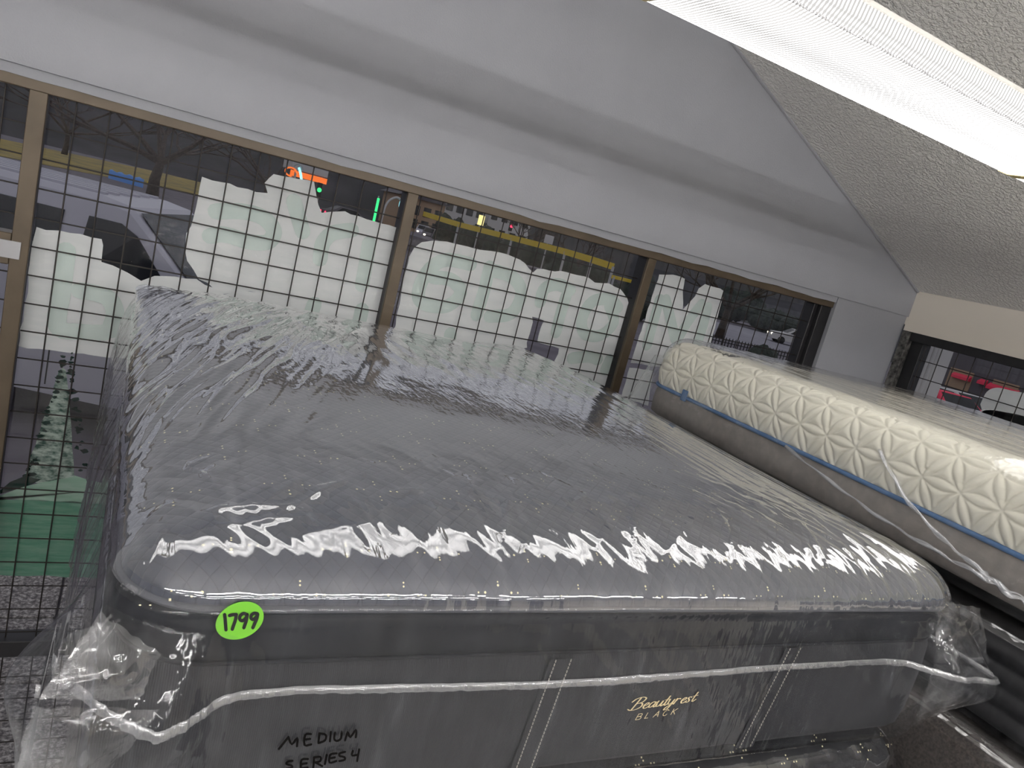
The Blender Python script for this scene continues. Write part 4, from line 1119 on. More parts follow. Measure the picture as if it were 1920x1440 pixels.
def white_mattress():
    cx, cy, hx, hy = 2.51, 1.175, 0.76, 1.015
    zb, zp, zt = 1.645, 1.758, 1.930
    m = Mat1(cx, cy, hx, hy, 0.11, zp, zt - zp, 0.09, 0.0, zb)
    root = empty('mattress', (cx, cy, zb)); root.rotation_euler = (0, 0.016, 0); tag(root, 'cream flower-quilted mattress with blue piping in a thin clear bag', 'mattress', 'bagged mattresses')
    def put(o):
        o.matrix_parent_inverse = Matrix.Translation((0, 0, -zb)); return o
    # side + rounded shoulder as one quilted surface, arc length s measured up from the piping
    n = 3600; rows = 116
    x, y, nx, ny = m.ring(n)
    per = np.concatenate([[0], np.cumsum(np.hypot(np.diff(x), np.diff(y)))])
    rsh = 0.075
    prof = []
    s1 = (zt - zp) - rsh
    for s in np.linspace(0, s1 + rsh * math.pi / 2 + 0.06, rows):
        if s < s1: prof.append((0.012 * math.sin(math.pi * s / s1 / 1.3), zp + s, 1.0, 0.0, s))
        elif s < s1 + rsh * math.pi / 2:
            a = (s - s1) / rsh; prof.append((0.0086 - rsh * (1 - math.cos(a)), zp + s1 + rsh * math.sin(a), math.cos(a), math.sin(a), s))
        else: prof.append((0.0086 - rsh - (s - s1 - rsh * math.pi / 2), zt, 0.0, 1.0, s))
    P = []
    for (o, z, nr, nz, s) in prof:
        dm = flower(per, np.full(n, s + 0.01), 0.098)
        q = -0.0045 * np.exp(-(dm / 0.0032) ** 1.3) + 0.0042 * np.sqrt(np.clip(dm / 0.02, 0, 1))
        q += 0.0015 * pn(per * 12, np.full(n, s * 12), 71)
        oo = o + q * nr
        P.append(np.stack([x + nx * oo, y + ny * oo, z + q * nz], -1))
    P = np.array(P)
    j, i = np.meshgrid(np.arange(rows - 1), np.arange(n), indexing='ij')
    a = (j * n + i).ravel(); b = (j * n + (i + 1) % n).ravel()
    put(obj('quilted_side', P.reshape(-1, 3), np.stack([a, b, b + n, a + n], 1), MAT['cream'], root, True))
    # top panel
    nu, nv = 260, 340
    u = np.linspace(-1, 1, nu); v = np.linspace(-1, 1, nv)
    A, Bm = np.meshgrid(u, v, indexing='ij'); ins = 0.118
    X, Y, _, _ = rr_map(A, Bm, hx - ins, hy - ins, 0.03)
    dm = flower(X, Y, 0.098)
    Z = zt + 0.004 - 0.006 * np.exp(-dm / 0.005) + 0.012 * np.clip(1 - (X / hx) ** 2, 0, 1)
    Z = Z - 0.022 * sstep(0.86, 1.0, np.maximum(np.abs(A), np.abs(Bm)))
    put(obj('quilted_top', np.stack([X, Y, Z], -1).reshape(-1, 3), grid_faces(nu, nv), MAT['cream'], root, True))
    # piping and tab
    k = 8; rp = 0.0065; V = []
    xr, yr, nxr, nyr = m.ring(300)
    for a_ in range(k):
        an = 2 * math.pi * a_ / k
        V.append(np.stack([xr + nxr * (0.006 + rp * math.cos(an)), yr + nyr * (0.006 + rp * math.cos(an)), zp + rp * math.sin(an) + 0 * xr], -1))
    V = np.array(V).transpose(1, 0, 2).reshape(-1, 3)
    i, a_ = np.meshgrid(np.arange(300), np.arange(k), indexing='ij')
    Aq = (i * k + a_).ravel(); Bq = (((i + 1) % 300) * k + a_).ravel(); Cq = (((i + 1) % 300) * k + (a_ + 1) % k).ravel(); Dq = (i * k + (a_ + 1) % k).ravel()
    put(tag(obj('piping', V, np.stack([Aq, Bq, Cq, Dq], 1), MAT['blue_pipe'], root, True), 'blue piping'))
    ty = onX(1288, 740, cx - hx)[1] - cy
    put(tag(MB().box((-hx - 0.016, ty - 0.013, zp - 0.012), (-hx - 0.010, ty + 0.013, zp + 0.026), 0.001).build('fabric_tab', MAT['blue_pipe'], root), 'small blue fabric tab'))
    # taupe border
    zz = [zp, zp - .015, (zp + zb) / 2, zb + .015, zb]
    Pw, Fw = m.wall(200, zz, lambda j, x, y, nx, ny: np.full_like(x, [-.002, .004, .006, .002, -.03][j]))
    put(obj('border', Pw, Fw, MAT['taupe'], root, True))
    x2, y2, _, _ = m.ring(200)
    put(obj('underside', np.stack([x2 * .96, y2 * .96, np.full_like(x2, zb + .001)], -1), [tuple(range(200))], MAT['taupe'], root))
    # bag: shoulder + top sheet, then skirt
    nu, nv = 300, 360
    mt = Mat1(cx, cy, hx + 0.012, hy + 0.012, 0.12, zt - 0.075, 0.092, 0.09, 0.012, zb)
    def bd(x, y):
        return 0.002 + 0.0022 * ridge(x * 16 + 0.5 * pn(x * 2, y * 3, 81), y * 1.6, 82) + 0.0012 * pn(x * 30, y * 9, 83) + 0.0025 * pn(x * 5, y * 4, 84)
    Pb = mt.top(nu, nv, 0, 0, bd)
    bag = put(obj('plastic_bag', Pb.reshape(-1, 3), grid_faces(nu, nv), MAT['bag_light'], root, True))
    tag(bag, 'thin clear plastic bag over the cream mattress')
    zr = np.linspace(zt - 0.075, zb - 0.005, 34)
    def so(j, x, y, nx, ny):
        z = zr[j]; dn = (zt - 0.075 - z) / (zt - 0.075 - zb); tt = x * np.abs(ny) + y * np.abs(nx)
        X = x + cx; Y = y + cy
        o = 0.004 + 0.012 * dn + 0.004 * dn * ridge(tt * 8 + z * 6, z * 3, 85) + 0.002 * ridge(tt * 22, z * 5, 86)
        dd = np.hypot(X - (cx - hx), Y - (cy + hy))
        return o + 0.075 * np.exp(-(dd / .13) ** 2) * (0.4 + 0.6 * dn)
    Ps, Fs = mt.wall(1000, zr, so)
    obj('bag_skirt', Ps, Fs, MAT['bag_light'], bag, True)
    # bunched strands of film pulled down towards the front stack
    def strand(pix, rad, seed):
        pts = catmull([onX(px, py, XX) for px, py, XX in pix], 10)
        mb = MB(); rgn = random.Random(seed)
        n_ = len(pts)
        for s_ in range(3):
            off = np.array([rgn.uniform(-1, 1), rgn.uniform(-1, 1), rgn.uniform(-1, 1)]) * rad * 0.8
            mb.tube([p + off * math.sin(3.1 * i / n_ + s_) + np.array([0, 0, rad * 0.5 * math.sin(i * 0.9 + s_)]) for i, p in enumerate(pts)],
                    [rad * (0.55 + 0.35 * math.sin(i * 0.7 + s_)) for i in range(n_)], 6)
        o = mb.build('film_strand', MAT['bag_fin'], bag, True)
        o.matrix_parent_inverse = Matrix.Translation((-cx, -cy, 0)); return o
    strand([(1470, 845, 1.735), (1560, 915, 1.72), (1655, 985, 1.70), (1760, 1050, 1.68), (1845, 1098, 1.66)], 0.005, 1)
    strand([(1645, 855, 1.735), (1690, 935, 1.72), (1760, 1015, 1.70), (1835, 1080, 1.67), (1880, 1115, 1.66)], 0.005, 2)
    strand([(1835, 1085, 1.68), (1880, 1115, 1.70), (1930, 1150, 1.72)], 0.008, 3)
    return root
white_mattress()

# darker bagged mattresses below the white one
def ribbed_mattress(cx, cy, hx, hy, zb, zt, mat, label, ribs, edge=True):
    m = Mat1(cx, cy, hx, hy, 0.09, zt - 0.03, 0.03, 0.07, 0.0, zb)
    root = empty('mattress', (cx, cy, zb)); tag(root, label, 'mattress', 'bagged mattresses')
    def put(o):
        o.matrix_parent_inverse = Matrix.Translation((0, 0, -zb)); return o
    P = m.top(60, 70); put(obj('top_panel', P.reshape(-1, 3), grid_faces(60, 70), mat, root, True))
    zz = np.linspace(zt - 0.03, zb, 40)
    P, Fc = m.wall(160, zz, lambda j, x, y, nx, ny: np.full_like(x, (0.012 * abs(math.sin(math.pi * j / 39 * ribs)) - (0.03 if j == 39 else 0))))
    put(obj('border', P, Fc, mat, root, True))
    x2, y2, _, _ = m.ring(160)
    put(obj('underside', np.stack([x2 * .96, y2 * .96, np.full_like(x2, zb + .001)], -1), [tuple(range(160))], mat, root))
    Pb = m.top(160, 200, 0.008, 0.008, lambda x, y: 0.003 + 0.005 * ridge(x * 9 + y * 3, y * 7, 91) * .6 + 0.002 * pn(x * 30, y * 30, 92))
    bag = put(obj('plastic_bag', Pb.reshape(-1, 3), grid_faces(160, 200), MAT['bag_top'], root, True))
    zr = np.linspace(zt - 0.03, zb - 0.003, 26)
    def so(j, x, y, nx, ny):
        tt = x * np.abs(ny) + y * np.abs(nx); dn = j / 25
        return 0.012 + 0.007 * ridge(tt * 10 + zr[j] * 7, zr[j] * 9, 93) + 0.008 * dn + 0.003 * pn(tt * 40, zr[j] * 30, 94)
    Ps, Fs = m.wall(900, zr, so)
    obj('bag_skirt', Ps, Fs, MAT['bag_side'], bag, True)
    return root
ribbed_mattress(2.53, 1.175, 0.76, 1.015, 1.395, 1.606, MAT['black_rib'], 'black ribbed mattress in plastic right under the cream one', 4)
ribbed_mattress(2.475, 1.175, 0.77, 1.015, 1.12, 1.374, MAT['grey_mesh'], 'grey mesh sided mattress in shiny plastic under the black ribbed one', 1)
lower_mattress(2.50, 1.175, 0.76, 1.015, 1.06, 0.72, 'dark mattress fourth from the top of the right stack', False)
lower_mattress(2.50, 1.175, 0.76, 1.015, 0.662, 0.30, 'dark mattress fifth from the top of the right stack', False)
lower_mattress(2.50, 1.175, 0.76, 1.015, 0.242, -0.09, 'dark mattress sixth from the top of the right stack', False)
lower_mattress(2.50, 1.175, 0.76, 1.015, -0.148, FZ, 'dark mattress on the floor at the bottom of the right stack', False)

# ------------------------------------------------------------------ outside
GZO = -0.66
struct(MB().box((-160, 5.0, GZO - 0.2), (260, 320, GZO)).build('ground', MAT['asphalt']), 'purple grey asphalt lot outside the windows')
struct(MB().box((4.7, -40, GZO - 0.2), (260, 5.0, GZO)).build('ground', MAT['asphalt']), 'asphalt lot outside the right window')
# aggregate pavers along the shop front
pv = empty('pavement', (0, WY + 0.25, FZ - 0.03)); struct(pv, 'speckled aggregate paving slabs outside the window')
tile = None
for i in range(8):
    for j in range(3):
        if tile is None:
            tile = MB().box((0, 0, 0), (0.585, 0.585, 0.05), 0.006).build('slab', MAT['aggregate']); t = tile
        else:
            t = tile.copy(); COL.objects.link(t)
        t.parent = pv; t.location = (-1.9 + i * 0.6, j * 0.6 - 0.02, 0)
struct(MB().box((-3, WY + 0.2, GZO - .1), (5.2, 5.05, FZ - 0.03)).build('pavement_base', MAT['asphalt']), 'dark joint bed under the paving slabs')

# van
def van():
    hd = math.atan2(-0.375, 0.927)
    root = empty('van', (-0.15, 7.6, GZO), hd); tag(root, 'silver van parked outside the left window', 'van')
    VZ = 0.36
    prof = [(1.80, .36), (1.84, .90), (1.78, 1.22), (1.55, 1.34), (0.80, 1.52), (0.02, 2.22), (-.25, 2.26), (-3.5, 2.26), (-3.8, 2.18), (-3.9, 1.4), (-3.9, .36)]
    W = 1.86
    def inset(z): return 0.14 * max(0, (z - 1.46) / 0.76) ** 1.2
    V = []; Fc = []; n = len(prof)
    lv = [0.0, 0.06, W - 0.06, W]
    for li, yy in enumerate(lv):
        for (a, z) in prof:
            edge = li in (0, 3)
            zz = z - (0.05 if edge and z > 2.0 else 0); aa = a - (0.05 if edge and a > 1 else 0)
            yv = yy + (inset(z) if li < 2 else -inset(z))
            V.append((aa, yv, zz))
    for li in range(3):
        for k in range(n):
            k2 = (k + 1) % n
            Fc.append((li * n + k, li * n + k2, (li + 1) * n + k2, (li + 1) * n + k))
    Fc.append(tuple(range(n))); Fc.append(tuple(reversed(range(3 * n, 4 * n))))
    body = obj('body', V, Fc, MAT['silver'], root)
    mb = MB()
    for k in range(6):
        yy = 0.34 + k * 0.235
        mb.box((-3.4, yy, 2.255), (-0.3, yy + 0.07, 2.285), 0.005)
    mb.build('roof_ribs', MAT['silver'], body)
    # windshield lies on the sloped face
    def wp(t, s):   # t along base->roof, s across
        a = 0.80 + (0.02 - 0.80) * t; z = 1.52 + (2.22 - 1.52) * t; y = s
        return (a + 0.012, y, z + 0.012)
    i0, i1 = 0.10, 0.23
    MB().add([wp(.04, .10), wp(.04, W - .10), wp(.93, W - i1), wp(.93, i1)], [(0, 1, 2, 3)]).add([wp(.04, .10), wp(.04, W - .10), wp(.93, W - i1), wp(.93, i1)], [(3, 2, 1, 0)]).build('windshield', MAT['windshield'], root)
    def side(poly, name):
        mb = MB()
        poly = [(a, z + VZ) for a, z in poly]
        V = [(a, inset(z) - 0.008, z) for a, z in poly]
        mb.add(V, [tuple(range(len(V)))]); V2 = [(a, inset(z) + 0.01, z) for a, z in poly]
        k = len(poly); mb.add(V + V2, [(i, (i + 1) % k, k + (i + 1) % k, k + i) for i in range(k)])
        mb.build(name, MAT['darkglass'], root)
    side([(0.58, 1.14), (-.34, 1.14), (-.30, 1.70), (-.02, 1.70), (0.14, 1.62)], 'side_window')
    side([(-.52, 1.14), (-1.32, 1.14), (-1.3, 1.62), (-1.24, 1.70), (-.52, 1.70)], 'side_window')
    side([(-1.52, 1.14), (-3.4, 1.14), (-3.35, 1.70), (-1.52, 1.70)], 'side_window')
    MB().box((0.42, -0.22, 1.46), (0.58, -0.02, 1.70), 0.03).build('mirror', MAT['rubber'], root)
    for a in (1.1, -2.9):
        for yy in (0.02, W - 0.24):
            pts = [(a, yy, .34), (a, yy + .22, .34)]
            w = MB().tube(pts, 0.34, 20).build('wheel', MAT['rubber'], root)
            MB().tube([(a, yy - .006, .34), (a, yy + .01, .34)], 0.19, 14).build('hubcap', MAT['metal_pole'], w)
    MB().box((1.80, .12, .36), (1.88, W - .12, .56), 0.02).build('bumper', MAT['rubber'], root)
    MB().box((-0.44, -0.006, .45), (-0.43, 0.0, 1.48)).build('door_seam', MAT['rubber'], root)
    for yy in (.14, W - .44):
        MB().box((1.80, yy, .92), (1.845, yy + .30, 1.10), 0.02).build('headlamp', MAT['white_wall'], root)
van()

def poly_ground(name, px, z, mat, label, thick=0.04):
    P = [onZ(x, y, z) for x, y in px]
    return struct(MB().prism([(p[0], p[1]) for p in P], (0, 0, z), (1, 0, 0), (0, 1, 0), (0, 0, -thick)).build(name, mat), label)
poly_ground('verge', [(-260, 205), (380, 340), (420, 372), (380, 366), (0, 292), (-260, 244)], GZO + 0.03, MAT['verge'], 'strip of dry yellow grass beyond the van')

def tree(name, base, h, r, seed, label, mat=None, spread=0.5, depth=4, fork=1.9):
    rg = random.Random(seed)
    root = empty(name, base); tag(root, label, 'tree', 'bare trees across the lot')
    trunk = MB(); br = MB()
    top = np.array([rg.uniform(-.2, .2), rg.uniform(-.2, .2), fork])
    trunk.tube([(0, 0, -0.1), top * 0.5 + np.array([rg.uniform(-.1, .1), 0, 0]), top], [r * 1.25, r, r * .8], 9)
    def grow(p, d, L, rad, k):
        q = p + d * L; mid = p + d * L * .5 + np.array([rg.uniform(-1, 1), rg.uniform(-1, 1), rg.uniform(-.5, .5)]) * L * .06
        br.tube([p, mid, q], [rad, rad * .8, rad * .6], 5)
        if k <= 0: return
        for _ in range(3):
            nd = d + np.array([rg.uniform(-1, 1), rg.uniform(-1, 1), rg.uniform(-.35, .8)]) * spread
            nd /= np.linalg.norm(nd); grow(q, nd, L * rg.uniform(.62, .82), rad * .58, k - 1)
    for _ in range(6):
        d = np.array([rg.uniform(-1, 1), rg.uniform(-1, 1), rg.uniform(.12, .9)]); d /= np.linalg.norm(d)
        grow(top, d, h * .22, r * .6, depth)
    trunk.build('trunk', mat or MAT['bark'], root, True)
    br.build('branches', mat or MAT['bark'], root)
    return root
b_ = onZ(285, 366, GZO); tree('bare_tree', b_, 17, 0.30, 2, 'thick bare tree with spreading branches behind the van')
b_ = onZ(120, 290, GZO); tree('bare_tree', b_, 16, 0.22, 5, 'thinner bare tree left of the hydrant')
b_ = onY(505, 330, 75); tree('bare_tree', (b_[0], 75, GZO), 14, 0.24, 7, 'bare tree left of the orange canopy', spread=.6)
b_ = onY(975, 430, 60); tree('bare_tree', (b_[0], 60, GZO), 7, 0.18, 8, 'small bare tree behind the yellow barrier', spread=.8)
b_ = onY(1092, 450, 52); tree('bare_tree', (b_[0], 52, GZO), 5.5, 0.15, 9, 'bare shrubby tree right of the white roadside sign', spread=.8)
b_ = onY(1370, 560, 36); tree('bare_tree', (b_[0], 36, GZO), 9, 0.25, 10, 'brown leafy tree beside the road by the corner', mat=MAT['foliage2'], spread=.8)
# hydrant and blue sheet
b_ = onZ(283, 360, GZO)
hy = empty('fire_hydrant', b_); tag(hy, 'small yellow hydrant at the foot of the bare tree', 'hydrant')
MB().tube([(0, 0, 0), (0, 0, .1), (0, 0, .12), (0, 0, .75)], [.26, .26, .18, .18], 12).build('barrel', MAT['yellow'], hy)
MB().ball((0, 0, .78), (.2, .2, .18)).build('bonnet', MAT['yellow'], hy, True)
MB().tube([(-.3, 0, .5), (.3, 0, .5)], .09, 8).build('outlet', MAT['yellow'], hy)
p0 = onZ(203, 334, GZO); p1 = onZ(268, 352, GZO)
mid = (p0 + p1) / 2
bs = MB(); dx = p1 - p0
k = 14; V = []; Fc = []
for i in range(k + 1):
    p = p0 + dx * i / k - mid
    for (oy, oz) in ((-.25, 0), (-.22, .5 + .05 * math.sin(i)), (.2, .55 + .06 * math.sin(i * 1.7)), (.25, 0)): V.append((p[0], p[1] + oy, oz))
for i in range(k):
    for c in range(3):
        a = i * 4 + c; Fc.append((a, a + 1, a + 5, a + 4))
o = obj('blue_tarp', V, Fc, MAT['blue'], None, True); o.location = (mid[0], mid[1], GZO)
tag(o, 'long low blue covered barrier behind the van roof', 'tarp')

# far hillside closing the view
def hillside():
    V = []; n = 120
    for i in range(n):
        a = math.radians(-35 + 150 * i / (n - 1))          # from +Y turning to +X
        for (d, z) in ((95, GZO - .2), (110, 1.6 + 1.2 * math.sin(i * .9)), (125, 6 + 2.2 * math.sin(i * .37) + .9 * math.sin(i * 1.9)), (150, 9 + 2.5 * math.sin(i * .23))):
            V.append((d * math.sin(a), d * math.cos(a), z))
    Fc = []
    for i in range(n - 1):
        for c in range(3):
            k = i * 4 + c; Fc.append((k, k + 4, k + 5, k + 1))
    return struct(obj('hillside', V, Fc, MAT['hill'], None, True), 'dark wooded rise far beyond the lot')
hillside()

# evergreen shrubs
def shrub(name, c, r, seed, label, mat, group):
    mb = MB(); rg = random.Random(seed)
    root = empty(name, (c[0], c[1], GZO)); tag(root, label, 'shrub', group)
    for k in range(7):
        o = np.array([rg.uniform(-.55, .55) * r[0], rg.uniform(-.4, .4) * r[1], r[2] * rg.uniform(.35, .75)])
        mb.ball(o, (r[0] * rg.uniform(.35, .6), r[1] * rg.uniform(.35, .6), r[2] * rg.uniform(.3, .42)), seed * 10 + k, .14, 16, 10)
    mb.build('foliage', mat, root, True)
    MB().tube([(0, 0, -.05), (0, 0, r[2] * .4)], .05, 6).build('stem', MAT['bark'], root)
    return root
SH = [(846, 415, 64, (1.6, 1.6, 3.2), 'first'), (900, 440, 56, (1.7, 1.7, 3.0), 'second'), (945, 460, 52, (1.9, 1.6, 2.7), 'third'), (1005, 470, 48, (1.5, 1.5, 2.7), 'fourth'), (1062, 490, 44, (1.4, 1.5, 2.5), 'fifth'), (1124, 510, 40, (1.5, 1.5, 2.3), 'sixth'), (1185, 530, 36, (1.6, 1.5, 2.7), 'seventh')]
for i, (px, py, Y, r, w) in enumerate(SH):
    c = onY(px, py, Y); shrub('evergreen_shrub', c, r, 20 + i, 'dark shrub below the yellow barrier, %s from the middle mullion' % w, MAT['foliage'], 'shrubs across the road')
for i, (px, Y, r, w) in enumerate([(1370, 62, (3.4, 3, 3.2), 'left of'), (1440, 56, (3.4, 3, 2.4), 'behind'), (1505, 50, (3.0, 3, 2.4), 'right of')]):
    c = onY(px, 590, Y); shrub('hedge_shrub', c, r, 40 + i, 'dark hedge clump %s the pale road in the corner pane' % w, MAT['foliage'], 'hedge clumps beyond the road')
c = onZ(1410, 712, GZO); shrub('round_shrub', c, (0.9, 0.7, 1.2), 50, 'small dark bush in front of the picket fence', MAT['foliage'], None)
# yellow barrier on posts
P = [onY(x, y, Y) for x, y, Y in ((795, 401, 40), (860, 421, 36), (960, 446, 32), (1060, 472, 28), (1110, 487, 26), (1150, 500, 25))]
yb = empty('yellow_barrier', (P[0][0], P[0][1], GZO)); tag(yb, 'long yellow barrier rail beyond the middle painted pane', 'barrier')
for a, b in zip(P[:-1], P[1:]):
    a_ = a - np.array([P[0][0], P[0][1], GZO]); b__ = b - np.array([P[0][0], P[0][1], GZO]); up = np.array([0, 0, .13]); d = b__ - a_; nrm = np.array([-d[1], d[0], 0]); nrm = nrm / np.linalg.norm(nrm) * .05
    V = [a_ - up - nrm, b__ - up - nrm, b__ + up - nrm, a_ + up - nrm, a_ - up + nrm, b__ - up + nrm, b__ + up + nrm, a_ + up + nrm]
    MB().add(V, [(0, 1, 2, 3), (7, 6, 5, 4), (0, 4, 5, 1), (3, 2, 6, 7), (0, 3, 7, 4), (1, 5, 6, 2)]).build('rail', MAT['yellow'], yb)
    MB().tube([(b__[0], b__[1], 0), (b__[0], b__[1], b__[2])], .06, 6).build('post', MAT['metal_pole'], yb)
P = [onY(x, y, 24) for x, y in ((1148, 518), (1196, 530))]
a, b = P; y2 = empty('yellow_barrier', (a[0], a[1], GZO)); tag(y2, 'short yellow rail piece right under the long barrier end', 'barrier')
MB().box((0, 0, a[2] - GZO - .08), (b[0] - a[0], .06, a[2] - GZO + .05), .01).build('rail', MAT['yellow'], y2)
for xx in (.1, b[0] - a[0] - .1): MB().tube([(xx, .03, 0), (xx, .03, a[2] - GZO)], .05, 6).build('post', MAT['metal_pole'], y2)

# petrol canopy with orange stripe, sign, lamp poles, traffic light
c = onY(575, 325, 60)
gc = empty('canopy', (c[0], 60, GZO)); tag(gc, 'white canopy with a glowing orange stripe across the street', 'canopy')
zc = c[2] - GZO
MB().box((-1.2, 0, zc + .05), (1.6, 4, zc + .75), .03).build('fascia', MAT['white_wall'], gc)
MB().box((-1.2, -.03, zc - .45), (1.6, 0.02, zc - .02)).build('stripe', MAT['glow_orange'], gc)
for xx in (-.9, 1.3): MB().box((xx, 1.6, 0), (xx + .25, 1.9, zc + .06)).build('column', MAT['white_wall'], gc)
# neon loops
c = onY(555, 322, 58); nl = empty('neon_sign', (c[0], 58, GZO)); tag(nl, 'small looped cyan and orange neon sign beside the canopy', 'sign')
zc = c[2] - GZO
MB().tube([(.1 + .35 * math.cos(a), 0, zc + .1 + .45 * math.sin(a)) for a in np.linspace(.2, 2.6, 12)], .05, 6).build('neon_arc', MAT['metal_pole'], nl)
MB().tube([(-.35 + .4 * math.cos(a), 0, zc - .1 + .3 * math.sin(a)) for a in np.linspace(0, 5, 16)], .06, 6).build('neon_arc', MAT['glow_orange'], nl)
MB().tube([(.15, 0, zc + .35), (.35, 0, zc - .05), (.5, 0, zc - .5)], .09, 6).build('neon_arc', MAT['glow_cyan'], nl)
MB().tube([(0, .1, 0), (0, .1, zc)], .08, 8).build('post', MAT['metal_pole'], nl)
c = onY(705, 392, 34); lp = empty('light_post', (c[0], 34, GZO)); tag(lp, 'slim post with a tall green light strip beside the mullion', 'light post')
zc = c[2] - GZO
MB().tube([(0, 0, 0), (0, 0, zc + .6)], .03, 8).build('post', MAT['metal_pole'], lp)
MB().tube([(-.0, -.05, zc - .55), (0, -.05, zc + .5)], .06, 8).build('light_strip', MAT['glow_green'], lp)
c = onY(716, 410, 36); lp = empty('street_lamp', (c[0], 36, GZO)); tag(lp, 'white street lamp with a curved arm and cyan bulb', 'street lamp')
zc = c[2] - GZO
MB().tube(catmull([(0, 0, 0), (0, 0, zc), (.1, 0, zc + .8), (.45, 0, zc + 1.15), (.75, 0, zc + 1.1)], 6), .05, 8).build('pole', MAT['white_wall'], lp)
MB().ball((.78, 0, zc + .9), (.1, .1, .26)).build('bulb', MAT['glow_cyan'], lp, True)
def sign(px, py, Y, w, h, mat, label, name='road_sign'):
    c = onY(px, py, Y); s = empty(name, (c[0], Y, GZO)); tag(s, label, 'sign', 'signs across the road'); zc = c[2] - GZO
    MB().box((-w / 2, -.04, zc - h / 2), (w / 2, .0, zc + h / 2), .01).build('sign_face', mat, s)
    MB().tube([(0, .04, 0), (0, .04, zc + h / 2 - .02)], .04, 6).build('post', MAT['metal_pole'], s)
sign(902, 413, 44, .42, .62, MAT['glow_yellow'], 'lit yellow sign above the long barrier')
sign(1029, 449, 36, .55, .45, MAT['white_wall'], 'white roadside sign above the long barrier')
def traffic(px, py, Y, mat, label):
    c = onY(px, py, Y); s = empty('traffic_light', (c[0], Y, GZO)); tag(s, label, 'traffic light', 'traffic lights'); zc = c[2] - GZO
    MB().box((-.18, -.12, zc - .5), (.18, .12, zc + .5), .03).build('signal_head', MAT['rubber'], s)
    MB().ball((0, -.14, zc), (.16, .06, .16)).build('lens', mat, s, True)
    MB().tube([(0, .16, 0), (0, .16, zc + .4)], .06, 6).build('post', MAT['metal_pole'], s)
traffic(598, 356, 55, MAT['glow_green'], 'green traffic light right of the orange canopy')
traffic(958, 424, 70, MAT['glow_red'], 'red traffic light right of the yellow sign')
traffic(1418, 606, 60, MAT['glow_red'], 'left red traffic light in the corner pane')
traffic(1478, 605, 60, MAT['glow_red'], 'right red traffic light in the corner pane')

# cars
def car(loc, rz, mat, label, lamps=True, group='cars outside'):
    root = empty('car', loc, rz); tag(root, label, 'car', group)
    prof = [(2.1, .35), (2.15, .7), (1.9, .85), (1.0, .95), (.35, 1.42), (-.9, 1.46), (-1.7, 1.0), (-2.1, .92), (-2.15, .4)]
    W = 1.7; V = []; n = len(prof)
    for yy, s in ((0, 1), (.06, 0), (W - .06, 0), (W, 1)):
        for (a, z) in prof:
            ins = .2 * max(0, (z - .95) / .5); V.append((a, yy + (ins if yy < 1 else -ins) - W / 2, z - .05 * s))
    Fc = [(l * n + k, l * n + (k + 1) % n, (l + 1) * n + (k + 1) % n, (l + 1) * n + k) for l in range(3) for k in range(n)]
    Fc += [tuple(range(n)), tuple(reversed(range(3 * n, 4 * n)))]
    obj('body', V, Fc, mat, root)
    for sgn in (-1, 1):
        mb = MB(); poly = [(.72, 1.0), (.3, 1.36), (-.85, 1.38), (-1.35, 1.0)]
        V = [(a, sgn * (W / 2 - .2 * max(0, (z - .95) / .5) + .012), z) for a, z in poly]
        mb.add(V, [(0, 1, 2, 3), (3, 2, 1, 0)]); mb.build('side_window', MAT['darkglass'], root)
    def wsp(a0, z0, a1, z1, o):
        V = [(a0 + o, -.68, z0 + .01), (a0 + o, .68, z0 + .01), (a1 + o, .6, z1 + .01), (a1 + o, -.6, z1 + .01)]
        MB().add(V, [(0, 1, 2, 3), (3, 2, 1, 0)]).build('windscreen', MAT['darkglass'], root)
    wsp(.95, .98, .4, 1.39, .015); wsp(-1.62, 1.03, -.95, 1.42, -.02)
    for a in (1.3, -1.35):
        for yy in (-W / 2 - .01, W / 2 - .19):
            MB().tube([(a, yy, .31), (a, yy + .2, .31)], .31, 14).build('wheel', MAT['rubber'], root)
    if lamps:
        for yy in (-.6, .6): MB().ball((2.12, yy, .68), (.06, .16, .1)).build('headlamp', MAT['glow_white'], root, True)
        for yy in (-.6, .6): MB().ball((-2.12, yy, .75), (.06, .16, .1)).build('tail_lamp', MAT['glow_red'], root, True)
    return root
for i, (px, py, Y, w) in enumerate([(793, 434, 85, 'leftmost'), (806, 440, 78, 'middle'), (824, 447, 70, 'rightmost')]):
    c = onY(px, py, Y); z = c[2] - 0.75
    car((c[0], Y, z), -1.9, MAT['silver'] if i == 0 else MAT['roof_grey'], '%s of three oncoming cars with lit headlamps past the mullion' % w, group='oncoming cars')
# raised road carrying them
Pa = onY(780, 440, 90); Pb = onY(960, 505, 45)
rd = MB(); A_ = onY(700, 415, 100); B_ = onY(1010, 505, 40)
d = B_ - A_; nrm = np.array([-d[1], d[0], 0]); nrm = nrm / np.linalg.norm(nrm) * 5
V = [A_ - nrm, B_ - nrm, B_ + nrm, A_ + nrm]; V += [v - np.array([0, 0, 2.5]) for v in V]
rd.add(V, [(0, 1, 2, 3), (7, 6, 5, 4), (0, 4, 5, 1), (1, 5, 6, 2), (2, 6, 7, 3), (3, 7, 4, 0)])
struct(rd.build('road_ramp', MAT['asphalt']), 'raised road with oncoming cars')
c = onY(655, 402, 60); car((c[0], 60, c[2] - 1.0), 0.1, MAT['roof_grey'], 'dark car with red tail lamps under the green light post')
c = onZ(1486, 650, GZO); car((c[0], c[1], GZO), 2.6, MAT['white_wall'], 'white car with lit headlamps in the corner pane')
poly_ground('road', [(1325, 600), (1420, 618), (1540, 650), (1540, 672), (1420, 648), (1325, 632)], GZO + .03, MAT['road'], 'pale road in the corner pane')
